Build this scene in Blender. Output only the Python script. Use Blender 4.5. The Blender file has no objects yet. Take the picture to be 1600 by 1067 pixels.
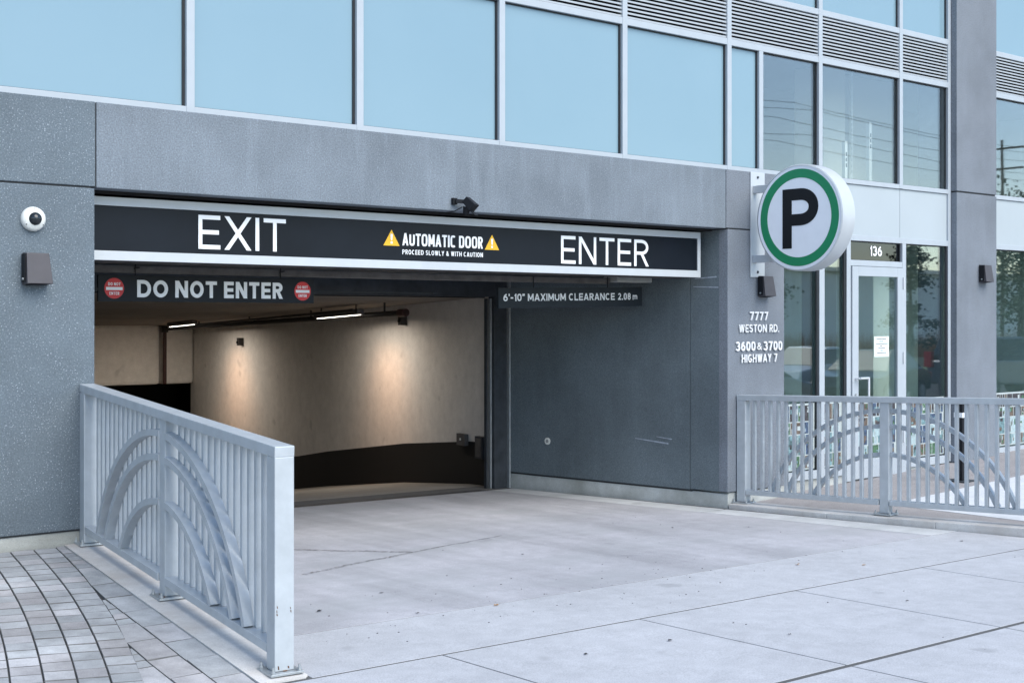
import bpy, bmesh, math, random
from mathutils import Vector, Matrix
random.seed(7)
S = bpy.context.scene
COL = S.collection
# ------------------------------------------------------------------ camera
YAW = math.radians(-39.961)
cam_d = bpy.data.cameras.new("camera")
cam = bpy.data.objects.new("camera", cam_d)
COL.objects.link(cam)
cam.location = (0.0, -8.42, 1.70)
cam.rotation_euler = (math.radians(90), 0, YAW)
cam_d.lens = 47.7
cam_d.sensor_width = 36
cam_d.shift_y = -0.0216
cam_d.clip_start = 0.05
cam_d.clip_end = 2000
S.camera = cam
# ------------------------------------------------------------------ light
SUN_EL, SUN_AZ = 46.0, 165.0          # azimuth in the scene: 0 = +y, clockwise
W = bpy.data.worlds.new("World")
S.world = W
W.use_nodes = True
wn = W.node_tree
sky = wn.nodes.new("ShaderNodeTexSky")
sky.sky_type = 'NISHITA'
sky.sun_disc = False
sky.sun_elevation = math.radians(SUN_EL)
sky.sun_rotation = math.radians(SUN_AZ)
sky.air_density = 1.0
sky.dust_density = 0.4
sky.ozone_density = 1.0
wn.links.new(sky.outputs[0], wn.nodes['Background'].inputs[0])
wn.nodes['Background'].inputs[1].default_value = 0.12
sun_d = bpy.data.lights.new("sun", 'SUN')
sun_d.energy = 1.65
sun_d.angle = math.radians(50)
sun_d.color = (1.0, 0.955, 0.85)
sun = bpy.data.objects.new("sun", sun_d)
COL.objects.link(sun)
az = math.radians(SUN_AZ)
el = math.radians(SUN_EL)
# light comes from the street side, up and to the right of the camera
to_sun = Vector((math.cos(el) * 0.07, -math.cos(el) * 0.9975, math.sin(el)))
sky.sun_rotation = math.atan2(to_sun.x, to_sun.y)
sun.rotation_euler = to_sun.to_track_quat('Z', 'Y').to_euler()
S.view_settings.view_transform = 'Standard'
S.view_settings.look = 'None'
S.view_settings.gamma = 1
S.view_settings.exposure = 1.25
S.view_settings.use_curve_mapping = False
S.cycles.max_bounces = 8
S.cycles.transparent_max_bounces = 16
S.cycles.use_denoising = True
S.cycles.caustics_reflective = False
S.cycles.caustics_refractive = False


# ------------------------------------------------------------------ materials
class NT:
    def __init__(s, name):
        s.m = bpy.data.materials.new(name)
        s.m.use_nodes = True
        s.t = s.m.node_tree
        s.b = s.t.nodes['Principled BSDF']
        s.out = s.t.nodes['Material Output']

    def n(s, kind, **kw):
        nd = s.t.nodes.new('ShaderNode' + kind)
        for k, v in kw.items():
            if k.startswith('i_'):
                nd.inputs[k[2:].replace('_', ' ')].default_value = v
            else:
                setattr(nd, k, v)
        return nd

    def l(s, a, b):
        s.t.links.new(a, b)

    def coord(s, scale=(1, 1, 1)):
        g = s.n('NewGeometry')
        mp = s.n('Mapping')
        mp.inputs['Scale'].default_value = scale
        s.l(g.outputs['Position'], mp.inputs['Vector'])
        return mp.outputs[0]

    def noise(s, co, scale, detail=4, rough=.5):
        nd = s.n('TexNoise')
        nd.inputs['Scale'].default_value = scale
        nd.inputs['Detail'].default_value = detail
        nd.inputs['Roughness'].default_value = rough
        s.l(co, nd.inputs['Vector'])
        return nd.outputs[0]

    def ramp(s, fac, stops):
        r = s.n('ValToRGB')
        e = r.color_ramp.elements
        while len(e) < len(stops):
            e.new(.5)
        for i, (p, c) in enumerate(stops):
            e[i].position = p
            e[i].color = (c[0], c[1], c[2], 1) if isinstance(c, tuple) else (c, c, c, 1)
        s.l(fac, r.inputs[0])
        return r.outputs[0]

    def mix(s, a, b, fac, mode='MIX'):
        x = s.n('MixRGB', blend_type=mode)
        for sock, v in ((x.inputs[1], a), (x.inputs[2], b), (x.inputs[0], fac)):
            if hasattr(v, 'links'):
                s.l(v, sock)
            elif isinstance(v, tuple):
                sock.default_value = (v[0], v[1], v[2], 1)
            else:
                sock.default_value = v
        return x.outputs[0]

    def bump(s, h, strength=.3, dist=.01):
        b = s.n('Bump')
        b.inputs['Strength'].default_value = strength
        b.inputs['Distance'].default_value = dist
        s.l(h, b.inputs['Height'])
        s.l(b.outputs[0], s.b.inputs['Normal'])

    def base(s, v):
        if isinstance(v, tuple):
            s.b.inputs['Base Color'].default_value = (v[0], v[1], v[2], 1)
        else:
            s.l(v, s.b.inputs['Base Color'])

    def set(s, **kw):
        for k, v in kw.items():
            s.b.inputs[k.replace('_', ' ')].default_value = v
        return s


def plain(name, c, rough=.5, metal=0., var=.12, scale=9, bump=0., spec=.5):
    t = NT(name)
    co = t.coord()
    n = t.noise(co, scale, 5, .6)
    f = t.ramp(n, [(.3, tuple(x * (1 - var) for x in c)), (.7, tuple(min(1, x * (1 + var)) for x in c))])
    t.base(f)
    t.set(Roughness=rough, Metallic=metal, Specular_IOR_Level=spec)
    if bump:
        t.bump(t.noise(co, scale * 12, 3), bump, .004)
    return t.m


def stucco(name, c, speck=.0, streak=.2):
    t = NT(name)
    co = t.coord()
    big = t.noise(co, 1.3, 4, .6)
    col = t.ramp(big, [(.3, tuple(x * .84 for x in c)), (.72, tuple(x * 1.2 for x in c))])
    st = t.noise(t.coord((5, 5, .6)), 1.6, 5, .65)
    col = t.mix(col, tuple(x * 1.35 for x in c), t.ramp(st, [(.5, 0.), (.8, streak)]))
    fine = t.noise(co, 95, 3, .6)
    col = t.mix(col, t.ramp(fine, [(.3, .68), (.7, 1.32)]), .8, 'MULTIPLY')
    if speck:
        v = t.n('TexNoise')
        v.inputs['Scale'].default_value = 100
        v.inputs['Detail'].default_value = 2
        t.l(co, v.inputs['Vector'])
        m1 = t.ramp(v.outputs[0], [(.61, 0.), (.67, 1.)])
        m2 = t.ramp(t.noise(co, 5, 6, .75), [(.40, .25), (.60, 1.)])
        mm = t.mix(m1, m2, 1., 'MULTIPLY')
        mm = t.mix(mm, (speck, speck, speck), 1., 'MULTIPLY')
        col = t.mix(col, (.62, .68, .76), mm)
    t.base(col)
    t.set(Roughness=.82, Specular_IOR_Level=.3)
    t.bump(t.noise(co, 120, 4, .7), .45, .006)
    return t.m


def concrete(name, c, var=.15, speck=.25, rough=.85, stain=None, scale=1., tracks=False):
    t = NT(name)
    co = t.coord()
    big = t.noise(co, .55 * scale, 6, .62)
    col = t.ramp(big, [(.32, tuple(x * (1 - var) for x in c)), (.68, tuple(x * (1 + var) for x in c))])
    med = t.noise(co, 7 * scale, 6, .7)
    col = t.mix(col, t.ramp(med, [(.3, .86), (.7, 1.1)]), .8, 'MULTIPLY')
    fine = t.noise(co, 150, 3, .7)
    col = t.mix(col, t.ramp(fine, [(.28, 1 - speck), (.5, 1.), (.75, 1 + speck * .6)]), 1., 'MULTIPLY')
    dark = t.noise(t.coord((1, 2.4, 1)), 26, 3, .6)
    col = t.mix(col, tuple(x * .45 for x in c), t.ramp(dark, [(.70, 0.), (.76, .55)]))
    if stain:
        sn = t.noise(t.coord((.35, 1.0, 1)), 1.5, 5, .6)
        col = t.mix(col, stain, t.ramp(sn, [(.46, 0.), (.68, .65)]))
    if tracks:
        tn = t.noise(t.coord((2.2, .22, 1)), 1.1, 4, .55)
        col = t.mix(col, t.ramp(tn, [(.35, .80), (.52, 1.), (.66, 1.10)]), .75, 'MULTIPLY')
    drips = t.noise(t.coord((1, 1, 1)), 3.1, 2, .5)
    col = t.mix(col, tuple(x * .62 for x in c), t.ramp(drips, [(.69, 0.), (.75, .5)]))
    pit = t.noise(co, 38, 4, .75)
    col = t.mix(col, tuple(x * .6 for x in c), t.ramp(pit, [(.66, 0.), (.72, .5)]))
    t.base(col)
    t.set(Roughness=rough, Specular_IOR_Level=.3)
    t.bump(t.noise(co, 110, 4, .7), .3, .004)
    return t.m


def emit(name, c, s):
    t = NT(name)
    t.base((0, 0, 0))
    t.b.inputs['Emission Color'].default_value = (c[0], c[1], c[2], 1)
    t.b.inputs['Emission Strength'].default_value = s
    return t.m


def glass(name, tint, refl, wave=.0, gloss=(.9, .95, 1.0)):
    t = NT(name)
    tr = t.n('BsdfTransparent')
    tr.inputs[0].default_value = (*tint, 1)
    gl = t.n('BsdfGlossy')
    gl.inputs['Color'].default_value = (*gloss, 1)
    gl.inputs['Roughness'].default_value = .015
    fr = t.n('LayerWeight')
    fr.inputs[0].default_value = .5
    pw = t.n('Math', operation='POWER')
    pw.inputs[1].default_value = 3.5
    t.l(fr.outputs['Facing'], pw.inputs[0])
    ma = t.n('Math', operation='ADD')
    ma.inputs[1].default_value = refl
    t.l(pw.outputs[0], ma.inputs[0])
    mx = t.n('MixShader')
    t.l(ma.outputs[0], mx.inputs[0])
    t.l(tr.outputs[0], mx.inputs[1])
    t.l(gl.outputs[0], mx.inputs[2])
    if wave:
        b = t.n('Bump')
        b.inputs['Strength'].default_value = wave
        b.inputs['Distance'].default_value = .02
        t.l(t.noise(t.coord(), 1.6, 2), b.inputs['Height'])
        t.l(b.outputs[0], gl.inputs['Normal'])
    t.t.nodes.remove(t.b)
    t.l(mx.outputs[0], t.out.inputs[0])
    return t.m


M = {}
M['stucco_worn'] = stucco('stucco_worn', (.12, .148, .172), speck=.5, streak=.10)
M['stucco_beam'] = stucco('stucco_beam', (.165, .192, .222), speck=.25, streak=.8)
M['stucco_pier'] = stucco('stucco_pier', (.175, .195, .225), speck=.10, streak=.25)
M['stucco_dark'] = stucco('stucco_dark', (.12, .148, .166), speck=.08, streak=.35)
M['joint'] = plain('joint_sealant', (.035, .038, .042), .8)
M['plinth'] = concrete('plinth_concrete', (.50, .52, .51), stain=(.2, .2, .17))
M['concrete'] = concrete('sidewalk_concrete', (.455, .462, .487), var=.08, speck=.3)
M['drive'] = concrete('driveway_concrete', (.42, .418, .446), var=.14, speck=.28, stain=(.34, .35, .365), tracks=True)
M['gutter'] = concrete('gutter_concrete', (.56, .57, .58), var=.10, speck=.2, stain=(.38, .40, .40))
M['curb'] = concrete('curb_concrete', (.60, .59, .58), var=.1, speck=.2, stain=(.42, .37, .33), scale=2)
M['aggregate'] = concrete('exposed_aggregate', (.33, .31, .31), var=.15, speck=.5)
M['walk'] = concrete('plaza_walk', (.60, .62, .65), var=.05, speck=.12)
M['filler'] = plain('joint_filler', (.10, .10, .10), .95, bump=.3)
M['bed'] = plain('paver_sand', (.045, .045, .048), .95, bump=.3)
M['asphalt'] = concrete('asphalt', (.06, .06, .065), var=.15, speck=.4)
M['alu'] = plain('window_aluminium', (.40, .44, .48), .42, .0, .03)
M['alu_bright'] = plain('sign_aluminium', (.50, .53, .56), .38, .1, .03)
M['gasket'] = plain('black_gasket', (.012, .014, .018), .5)
M['rail'] = plain('rail_paint', (.44, .475, .505), .38, .15, .09, 9)
M['galv'] = plain('galvanised_steel', (.42, .45, .47), .45, .6, .12, 20)
M['rust'] = plain('rust', (.18, .08, .035), .9)
M['louver'] = plain('louver_metal', (.40, .43, .46), .5, .1, .04)
M['panel_light'] = plain('spandrel_panel_light', (.40, .445, .475), .45, 0, .03, 1.5)
M['void'] = plain('dark_void', (.012, .012, .014), .9)
M['sign_black'] = plain('sign_black', (.009, .012, .018), .28, 0, .25, 1.2, spec=.14)
M['sign_grey'] = plain('sign_charcoal', (.012, .015, .020), .5, 0, .2, 3, spec=.2)
M['white'] = plain('white_vinyl', (.90, .91, .92), .5, 0, .02)
M['lett'] = plain('raised_letter', (.78, .78, .78), .4, 0, .03)
M['yellow'] = plain('warning_yellow', (.80, .46, .02), .5, 0, .03)
M['red'] = plain('sign_red', (.62, .035, .04), .5, 0, .05)
M['green'] = plain('sign_green', (.010, .23, .10), .45, 0, .04)
M['pface'] = plain('sign_face', (.84, .86, .92), .4, 0, .02)
M['black'] = plain('black_plastic', (.009, .010, .013), .5, spec=.25)
M['bronze'] = plain('bronze_fixture', (.060, .055, .062), .5, 0, .1)
M['cam_white'] = plain('camera_white', (.72, .73, .70), .4, 0, .06, 30)
M['steel_dark'] = plain('dark_steel', (.045, .052, .062), .5, .3, .3, 8)
M['steel_soot'] = plain('sooty_steel', (.11, .105, .105), .6, .2, .3, 10)
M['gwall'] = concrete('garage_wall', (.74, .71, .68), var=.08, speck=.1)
M['gblack'] = plain('garage_black_band_and_shade', (.005, .005, .006), .7)  # painted band; its black also serves as shade on surfaces past the header
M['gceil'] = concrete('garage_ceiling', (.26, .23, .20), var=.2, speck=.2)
M['gfloor'] = concrete('garage_floor', (.30, .285, .265), var=.12, speck=.2)
M['pipe'] = plain('red_pipe', (.055, .018, .016), .5)
M['darkpipe'] = plain('dark_pipe', (.02, .018, .018), .6)
M['room'] = plain('room_wall', (.40, .41, .40), .9, 0, .05, 1)
M['room_dark'] = plain('room_dark', (.62, .67, .66), .9, 0, .15, 1)
M['drywall'] = plain('drywall', (.80, .78, .72), .9, 0, .04, 1)
M['tube'] = emit('tube_light', (1, .93, .82), 2.6)
M['glass_low'] = glass('storefront_glass', (.88, .95, .93), .15, .012)
M['glass_up'] = glass('upper_glass', (.86, .88, .86), .11, .012)
M['hedge'] = plain('dry_grass', (.30, .15, .07), .9, 0, .4, 3)
M['lawn'] = plain('lawn', (.07, .11, .035), .9, 0, .3, .6)
M['block'] = plain('stone_block', (.42, .38, .30), .9, 0, .15, 2)
M['leafy'] = plain('leaf_green', (.06, .09, .05), .8, 0, .4, 1.5)
M['conifer'] = plain('conifer_green', (.04, .065, .045), .8, 0, .4, 2)
M['bark'] = plain('bark', (.08, .06, .045), .9)
M['car_dark'] = plain('car_dark', (.018, .03, .04), .15, .3, .05)
M['car_white'] = plain('car_white', (.62, .63, .65), .2, 0, .03)
M['car_grey'] = plain('car_grey', (.20, .21, .24), .25, .4, .05)
M['car_silver'] = plain('car_silver', (.42, .44, .47), .25, .4, .05)
M['car_glass'] = plain('car_glass', (.015, .02, .025), .05)
M['tyre'] = plain('tyre', (.015, .015, .016), .8)
M['tail'] = plain('tail_lamp', (.35, .01, .015), .2)
M['wallb'] = plain('pale_building', (.80, .80, .80), .8, 0, .05, .2)
M['blue'] = plain('blue_banner', (.03, .13, .42), .6)
M['wood'] = plain('pole_wood', (.13, .11, .09), .9)
M['leaf1'] = plain('dry_leaf', (.33, .19, .08), .8, 0, .3, 40)
M['leaf2'] = plain('dark_leaf', (.045, .042, .045), .8, 0, .3, 40)
M['paper'] = plain('paper', (.72, .80, .80), .7, 0, .02)
M['ink'] = plain('ink', (.05, .06, .07), .8)
M['chrome'] = plain('pull_metal', (.68, .70, .73), .3, .4, .03)
M['scuff'] = plain('scuff_paint', (.30, .34, .40), .8, 0, .3, 20)


# blue spandrel glass: opaque pale blue backed glass that also mirrors the sky
def mk_blue():
    t = NT('blue_spandrel_glass')
    co = t.coord()
    t.base(t.ramp(t.noise(co, .8, 3), [(.3, (.20, .31, .375)), (.7, (.215, .325, .39))]))
    t.set(Roughness=.08, Specular_IOR_Level=.6)
    return t.m


M['bluepane'] = mk_blue()


# paver materials
def mk_paver(i, c):
    t = NT('paver_%d' % i)
    co = t.coord()
    col = t.ramp(t.noise(co, 9, 5, .65), [(.3, tuple(x * .82 for x in c)), (.7, tuple(x * 1.15 for x in c))])
    grime = t.noise(co, 1.7, 4, .6)
    col = t.mix(col, t.ramp(grime, [(.42, .62), (.58, 1.)]), .7, 'MULTIPLY')
    col = t.mix(col, t.ramp(t.noise(co, 160, 3, .7), [(.3, .8), (.7, 1.15)]), 1., 'MULTIPLY')
    oi = t.n('ObjectInfo')
    col = t.mix(col, t.ramp(oi.outputs['Random'], [(0., (.84, .84, .85)), (.5, (1., 1., 1.)), (1., (1.10, 1.09, 1.10))]), 1., 'MULTIPLY')
    t.base(col)
    t.set(Roughness=.85)
    t.bump(t.noise(co, 130, 4, .7), .35, .004)
    return t.m


M['grime'] = plain('paver_edge_grime', (.13, .13, .13), .95, 0, .35, 8)
PAV = [mk_paver(i, c) for i, c in enumerate([(.45, .465, .48), (.41, .425, .44), (.46, .46, .475), (.39, .405, .42), (.43, .42, .43)])]


# ------------------------------------------------------------------ mesh helpers
class MB:
    def __init__(s):
        s.v = []
        s.f = []
        s.mi = []

    def add(s, vs, fs, mi=0):
        o = len(s.v)
        s.v += [tuple(p) for p in vs]
        for f in fs:
            s.f.append([i + o for i in f])
            s.mi.append(mi)
        return s

    def box(s, x0, x1, y0, y1, z0, z1, mi=0):
        return s.add([(x0, y0, z0), (x1, y0, z0), (x1, y1, z0), (x0, y1, z0), (x0, y0, z1), (x1, y0, z1), (x1, y1, z1), (x0, y1, z1)],
                     [(3, 2, 1, 0), (4, 5, 6, 7), (0, 1, 5, 4), (1, 2, 6, 5), (2, 3, 7, 6), (3, 0, 4, 7)], mi)

    def prism(s, pts, zb, zt, mi=0):
        """plan polygon pts (counter clockwise); zb and zt: number, function of x,y or list"""
        n = len(pts)

        def zz(z, i):
            return z[i] if isinstance(z, (list, tuple)) else (z(*pts[i]) if callable(z) else z)
        lo = [(p[0], p[1], zz(zb, i)) for i, p in enumerate(pts)]
        hi = [(p[0], p[1], zz(zt, i)) for i, p in enumerate(pts)]
        fs = [tuple(range(n))[::-1], tuple(range(n, 2 * n))]
        for i in range(n):
            j = (i + 1) % n
            fs.append((i, j, n + j, n + i))
        return s.add(lo + hi, fs, mi)

    def slab(s, p0, p1, t, z0, z1, mi=0):
        """vertical slab between plan points p0 -> p1, thickness t to the LEFT of the direction"""
        d = Vector((p1[0] - p0[0], p1[1] - p0[1])).normalized()
        nl = Vector((-d.y, d.x)) * t
        pts = [p0, p1, (p1[0] + nl.x, p1[1] + nl.y), (p0[0] + nl.x, p0[1] + nl.y)]
        if t < 0:
            pts = pts[::-1]
            if isinstance(z0, (list, tuple)):
                z0 = z0[::-1]
            if isinstance(z1, (list, tuple)):
                z1 = z1[::-1]
        return s.prism(pts, z0, z1, mi)

    def bar(s, a, b, w, h, up=(0, 0, 1), mi=0):
        """rectangular bar from a to b; w across, h along up"""
        a = Vector(a)
        b = Vector(b)
        d = (b - a).normalized()
        side = d.cross(Vector(up)).normalized() * (w / 2)
        u = side.cross(d).normalized() * (h / 2)
        vs = [a - side - u, a + side - u, a + side + u, a - side + u, b - side - u, b + side - u, b + side + u, b - side + u]
        return s.add(vs, [(0, 1, 2, 3), (7, 6, 5, 4), (4, 5, 1, 0), (5, 6, 2, 1), (6, 7, 3, 2), (7, 4, 0, 3)], mi)

    def cyl(s, a, b, r, n=12, r2=None, mi=0):
        a = Vector(a)
        b = Vector(b)
        r2 = r if r2 is None else r2
        d = (b - a).normalized()
        x = d.orthogonal().normalized()
        y = d.cross(x)
        vs = []
        for c, rr in ((a, r), (b, r2)):
            for i in range(n):
                t = 2 * math.pi * i / n
                vs.append(c + x * math.cos(t) * rr + y * math.sin(t) * rr)
        fs = [tuple(range(n))[::-1], tuple(range(n, 2 * n))]
        for i in range(n):
            j = (i + 1) % n
            fs.append((i, j, n + j, n + i))
        return s.add(vs, fs, mi)

    def path(s, pts, r, n=8, mi=0):
        for a, b in zip(pts[:-1], pts[1:]):
            s.cyl(a, b, r, n, mi=mi)
        return s

    def build(s, name, mats, parent=None, bevel=0, smooth=False):
        me = bpy.data.meshes.new(name)
        me.from_pydata(s.v, [], s.f)
        if not isinstance(mats, (list, tuple)):
            mats = [mats]
        for m in mats:
            me.materials.append(m)
        me.polygons.foreach_set('material_index', s.mi)
        me.update()
        if bevel:
            bm = bmesh.new()
            bm.from_mesh(me)
            bmesh.ops.recalc_face_normals(bm, faces=bm.faces)
            es = [e for e in bm.edges if len(e.link_faces) == 2 and e.calc_face_angle(0) > .6]
            bmesh.ops.bevel(bm, geom=es, offset=bevel, segments=2, affect='EDGES', profile=.6)
            bm.to_mesh(me)
            bm.free()
        if smooth:
            me.polygons.foreach_set('use_smooth', [True] * len(me.polygons))
        ob = bpy.data.objects.new(name, me)
        COL.objects.link(ob)
        if parent:
            ob.parent = parent
            # geometry is authored in world space: keep it there under a moved thing
            ob.matrix_parent_inverse = PINV.get(parent.name, Matrix())
        return ob


PINV = {}


def thing(name, label, cat, loc=(0, 0, 0), group=None):
    o = bpy.data.objects.new(name, None)
    COL.objects.link(o)
    o.location = loc
    o.empty_display_size = .1
    o['label'] = label
    o['category'] = cat
    if group:
        o['group'] = group
    PINV[o.name] = Matrix.Translation(Vector(loc)).inverted()
    return o


def tag(o, label, cat, group=None):
    o['label'] = label
    o['category'] = cat
    if group:
        o['group'] = group
    return o


def struct(o):
    o['kind'] = 'structure'
    return o


def stuff(o):
    o['kind'] = 'stuff'
    return o


# ------------------------------------------------------------------ stroke lettering
def arc(cx, cy, rx, ry, a0, a1, n=14, e=2.0):
    out = []
    for i in range(n + 1):
        t = math.radians(a0 + (a1 - a0) * i / n)
        c, s_ = math.cos(t), math.sin(t)
        out.append((cx + rx * math.copysign(abs(c) ** (2 / e), c), cy + ry * math.copysign(abs(s_) ** (2 / e), s_)))
    return out


def glyph(ch, e):
    """L: centre-line polylines in a 0..1 box; D: diagonals cut level; returns width, list"""
    L, D, C = 'L', 'D', 'C'
    g = {
        'E': (.58, [(L, [(0, 0), (0, 1)]), (L, [(0, 1), (1, 1)]), (L, [(0, .5), (.92, .5)]), (L, [(0, 0), (1, 0)])]),
        'F': (.56, [(L, [(0, 0), (0, 1)]), (L, [(0, 1), (1, 1)]), (L, [(0, .5), (.9, .5)])]),
        'T': (.64, [(L, [(0, 1), (1, 1)]), (L, [(.5, 0), (.5, 1)])]),
        'L': (.54, [(L, [(0, 1), (0, 0)]), (L, [(0, 0), (1, 0)])]),
        'I': (0, [(L, [(0, 0), (0, 1)])]),
        'H': (.72, [(L, [(0, 0), (0, 1)]), (L, [(1, 0), (1, 1)]), (L, [(0, .5), (1, .5)])]),
        'X': (.74, [(D, (0, 0, 1, 1)), (D, (0, 1, 1, 0))]),
        'N': (.74, [(L, [(0, 0), (0, 1)]), (L, [(1, 0), (1, 1)]), (D, (0, 1, 1, 0))]),
        'M': (.88, [(L, [(0, 0), (0, 1)]), (L, [(1, 0), (1, 1)]), (D, (0, 1, .5, .18)), (D, (1, 1, .5, .18))]),
        'W': (1.08, [(D, (0, 1, .26, 0)), (D, (.5, 1, .26, 0)), (D, (.5, 1, .74, 0)), (D, (1, 1, .74, 0))]),
        'A': (.80, [(D, (0, 0, .5, 1)), (D, (1, 0, .5, 1)), (C, [(.22, .24), (.78, .24)])]),
        'V': (.76, [(D, (0, 1, .5, 0)), (D, (1, 1, .5, 0))]),
        'Y': (.74, [(D, (0, 1, .5, .42)), (D, (1, 1, .5, .42)), (L, [(.5, 0), (.5, .42)])]),
        'O': (.82, [(C, arc(.5, .5, .5, .5, 0, 360, 36, e))]),
        '0': (.60, [(C, arc(.5, .5, .5, .5, 0, 360, 32, max(e, 2.4)))]),
        'C': (.76, [(C, arc(.5, .5, .5, .5, 48, 312, 28, e))]),
        'G': (.80, [(C, arc(.5, .5, .5, .5, 48, 352, 28, e)), (C, [(.55, .43), (1.02, .43)])]),
        'D': (.74, [(L, [(0, 0), (0, 1)]), (C, [(0, 1), (.4, 1)] + arc(.4, .5, .6, .5, 88, -88, 20, max(e, 2.2)) + [(.4, 0), (0, 0)])]),
        'P': (.62, [(L, [(0, 0), (0, 1)]), (C, [(0, 1), (.5, 1)] + arc(.5, .735, .5, .265, 88, -88, 16, 2.1) + [(.5, .47), (0, .47)])]),
        'R': (.64, [(L, [(0, 0), (0, 1)]), (C, [(0, 1), (.5, 1)] + arc(.5, .745, .48, .255, 88, -88, 16, 2.1) + [(.5, .49), (0, .49)]),
                    (D, (1.0, 0, .52, .47))]),
        'U': (.72, [(C, [(0, 1.0)] + arc(.5, .42, .5, .42, 180, 360, 18, max(e, 2.2)) + [(1, 1.0)])]),
        'S': (.62, [(C, arc(.5, .755, .48, .245, 28, 262, 18) + arc(.5, .255, .5, .255, 82, -155, 18))]),
        '1': (.22, [(L, [(1, 0), (1, 1)]), (D, (0, .74, 1, .98))]),
        '2': (.58, [(C, arc(.48, .70, .48, .30, 165, -32, 16) + [(.0, .02)]), (L, [(0, 0), (1, 0)])]),
        '3': (.58, [(C, arc(.45, .755, .48, .245, 150, -88, 16)), (C, arc(.45, .265, .55, .265, 88, -152, 16))]),
        '6': (.60, [(C, arc(.5, .30, .5, .30, 0, 360, 26)), (C, [(.0, .32), (.05, .52), (.2, .74), (.45, .90), (.82, 1.0)])]),
        '7': (.58, [(L, [(0, 1), (1, 1)]), (D, (.28, 0, 1, .96))]),
        '8': (.58, [(C, arc(.5, .75, .44, .25, 0, 360, 22)), (C, arc(.5, .26, .5, .26, 0, 360, 24))]),
        '&': (.80, [(D, (1.0, 0, .20, .74)), (C, arc(.40, .80, .24, .20, 215, -55, 14) + [(.30, .52)] +
                         arc(.34, .25, .34, .25, 115, 330, 14) + [(.78, .24), (.94, .46)])]),
        "'": (0, [(D, (-.1, .68, .1, 1))]), '"': (.2, [(D, (-.15, .68, .05, 1)), (D, (.95, .68, 1.15, 1))]),
        '-': (.26, [(L, [(0, .42), (1, .42)])]),
        '.': (0, [(C, [(0, -.02), (0, .02)])]),
        '!': (0, [(D, (0, .32, 0, 1)), (C, [(0, -.02), (0, .03)])]),
        'm': (.66, [(L, [(0, 0), (0, .58)]), (C, arc(.25, .4, .25, .2, 180, 0, 8) + [(.5, 0)]), (C, arc(.75, .4, .25, .2, 180, 0, 8) + [(1, 0)])]),
        ' ': (.28, []),
    }
    return g[ch]


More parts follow.
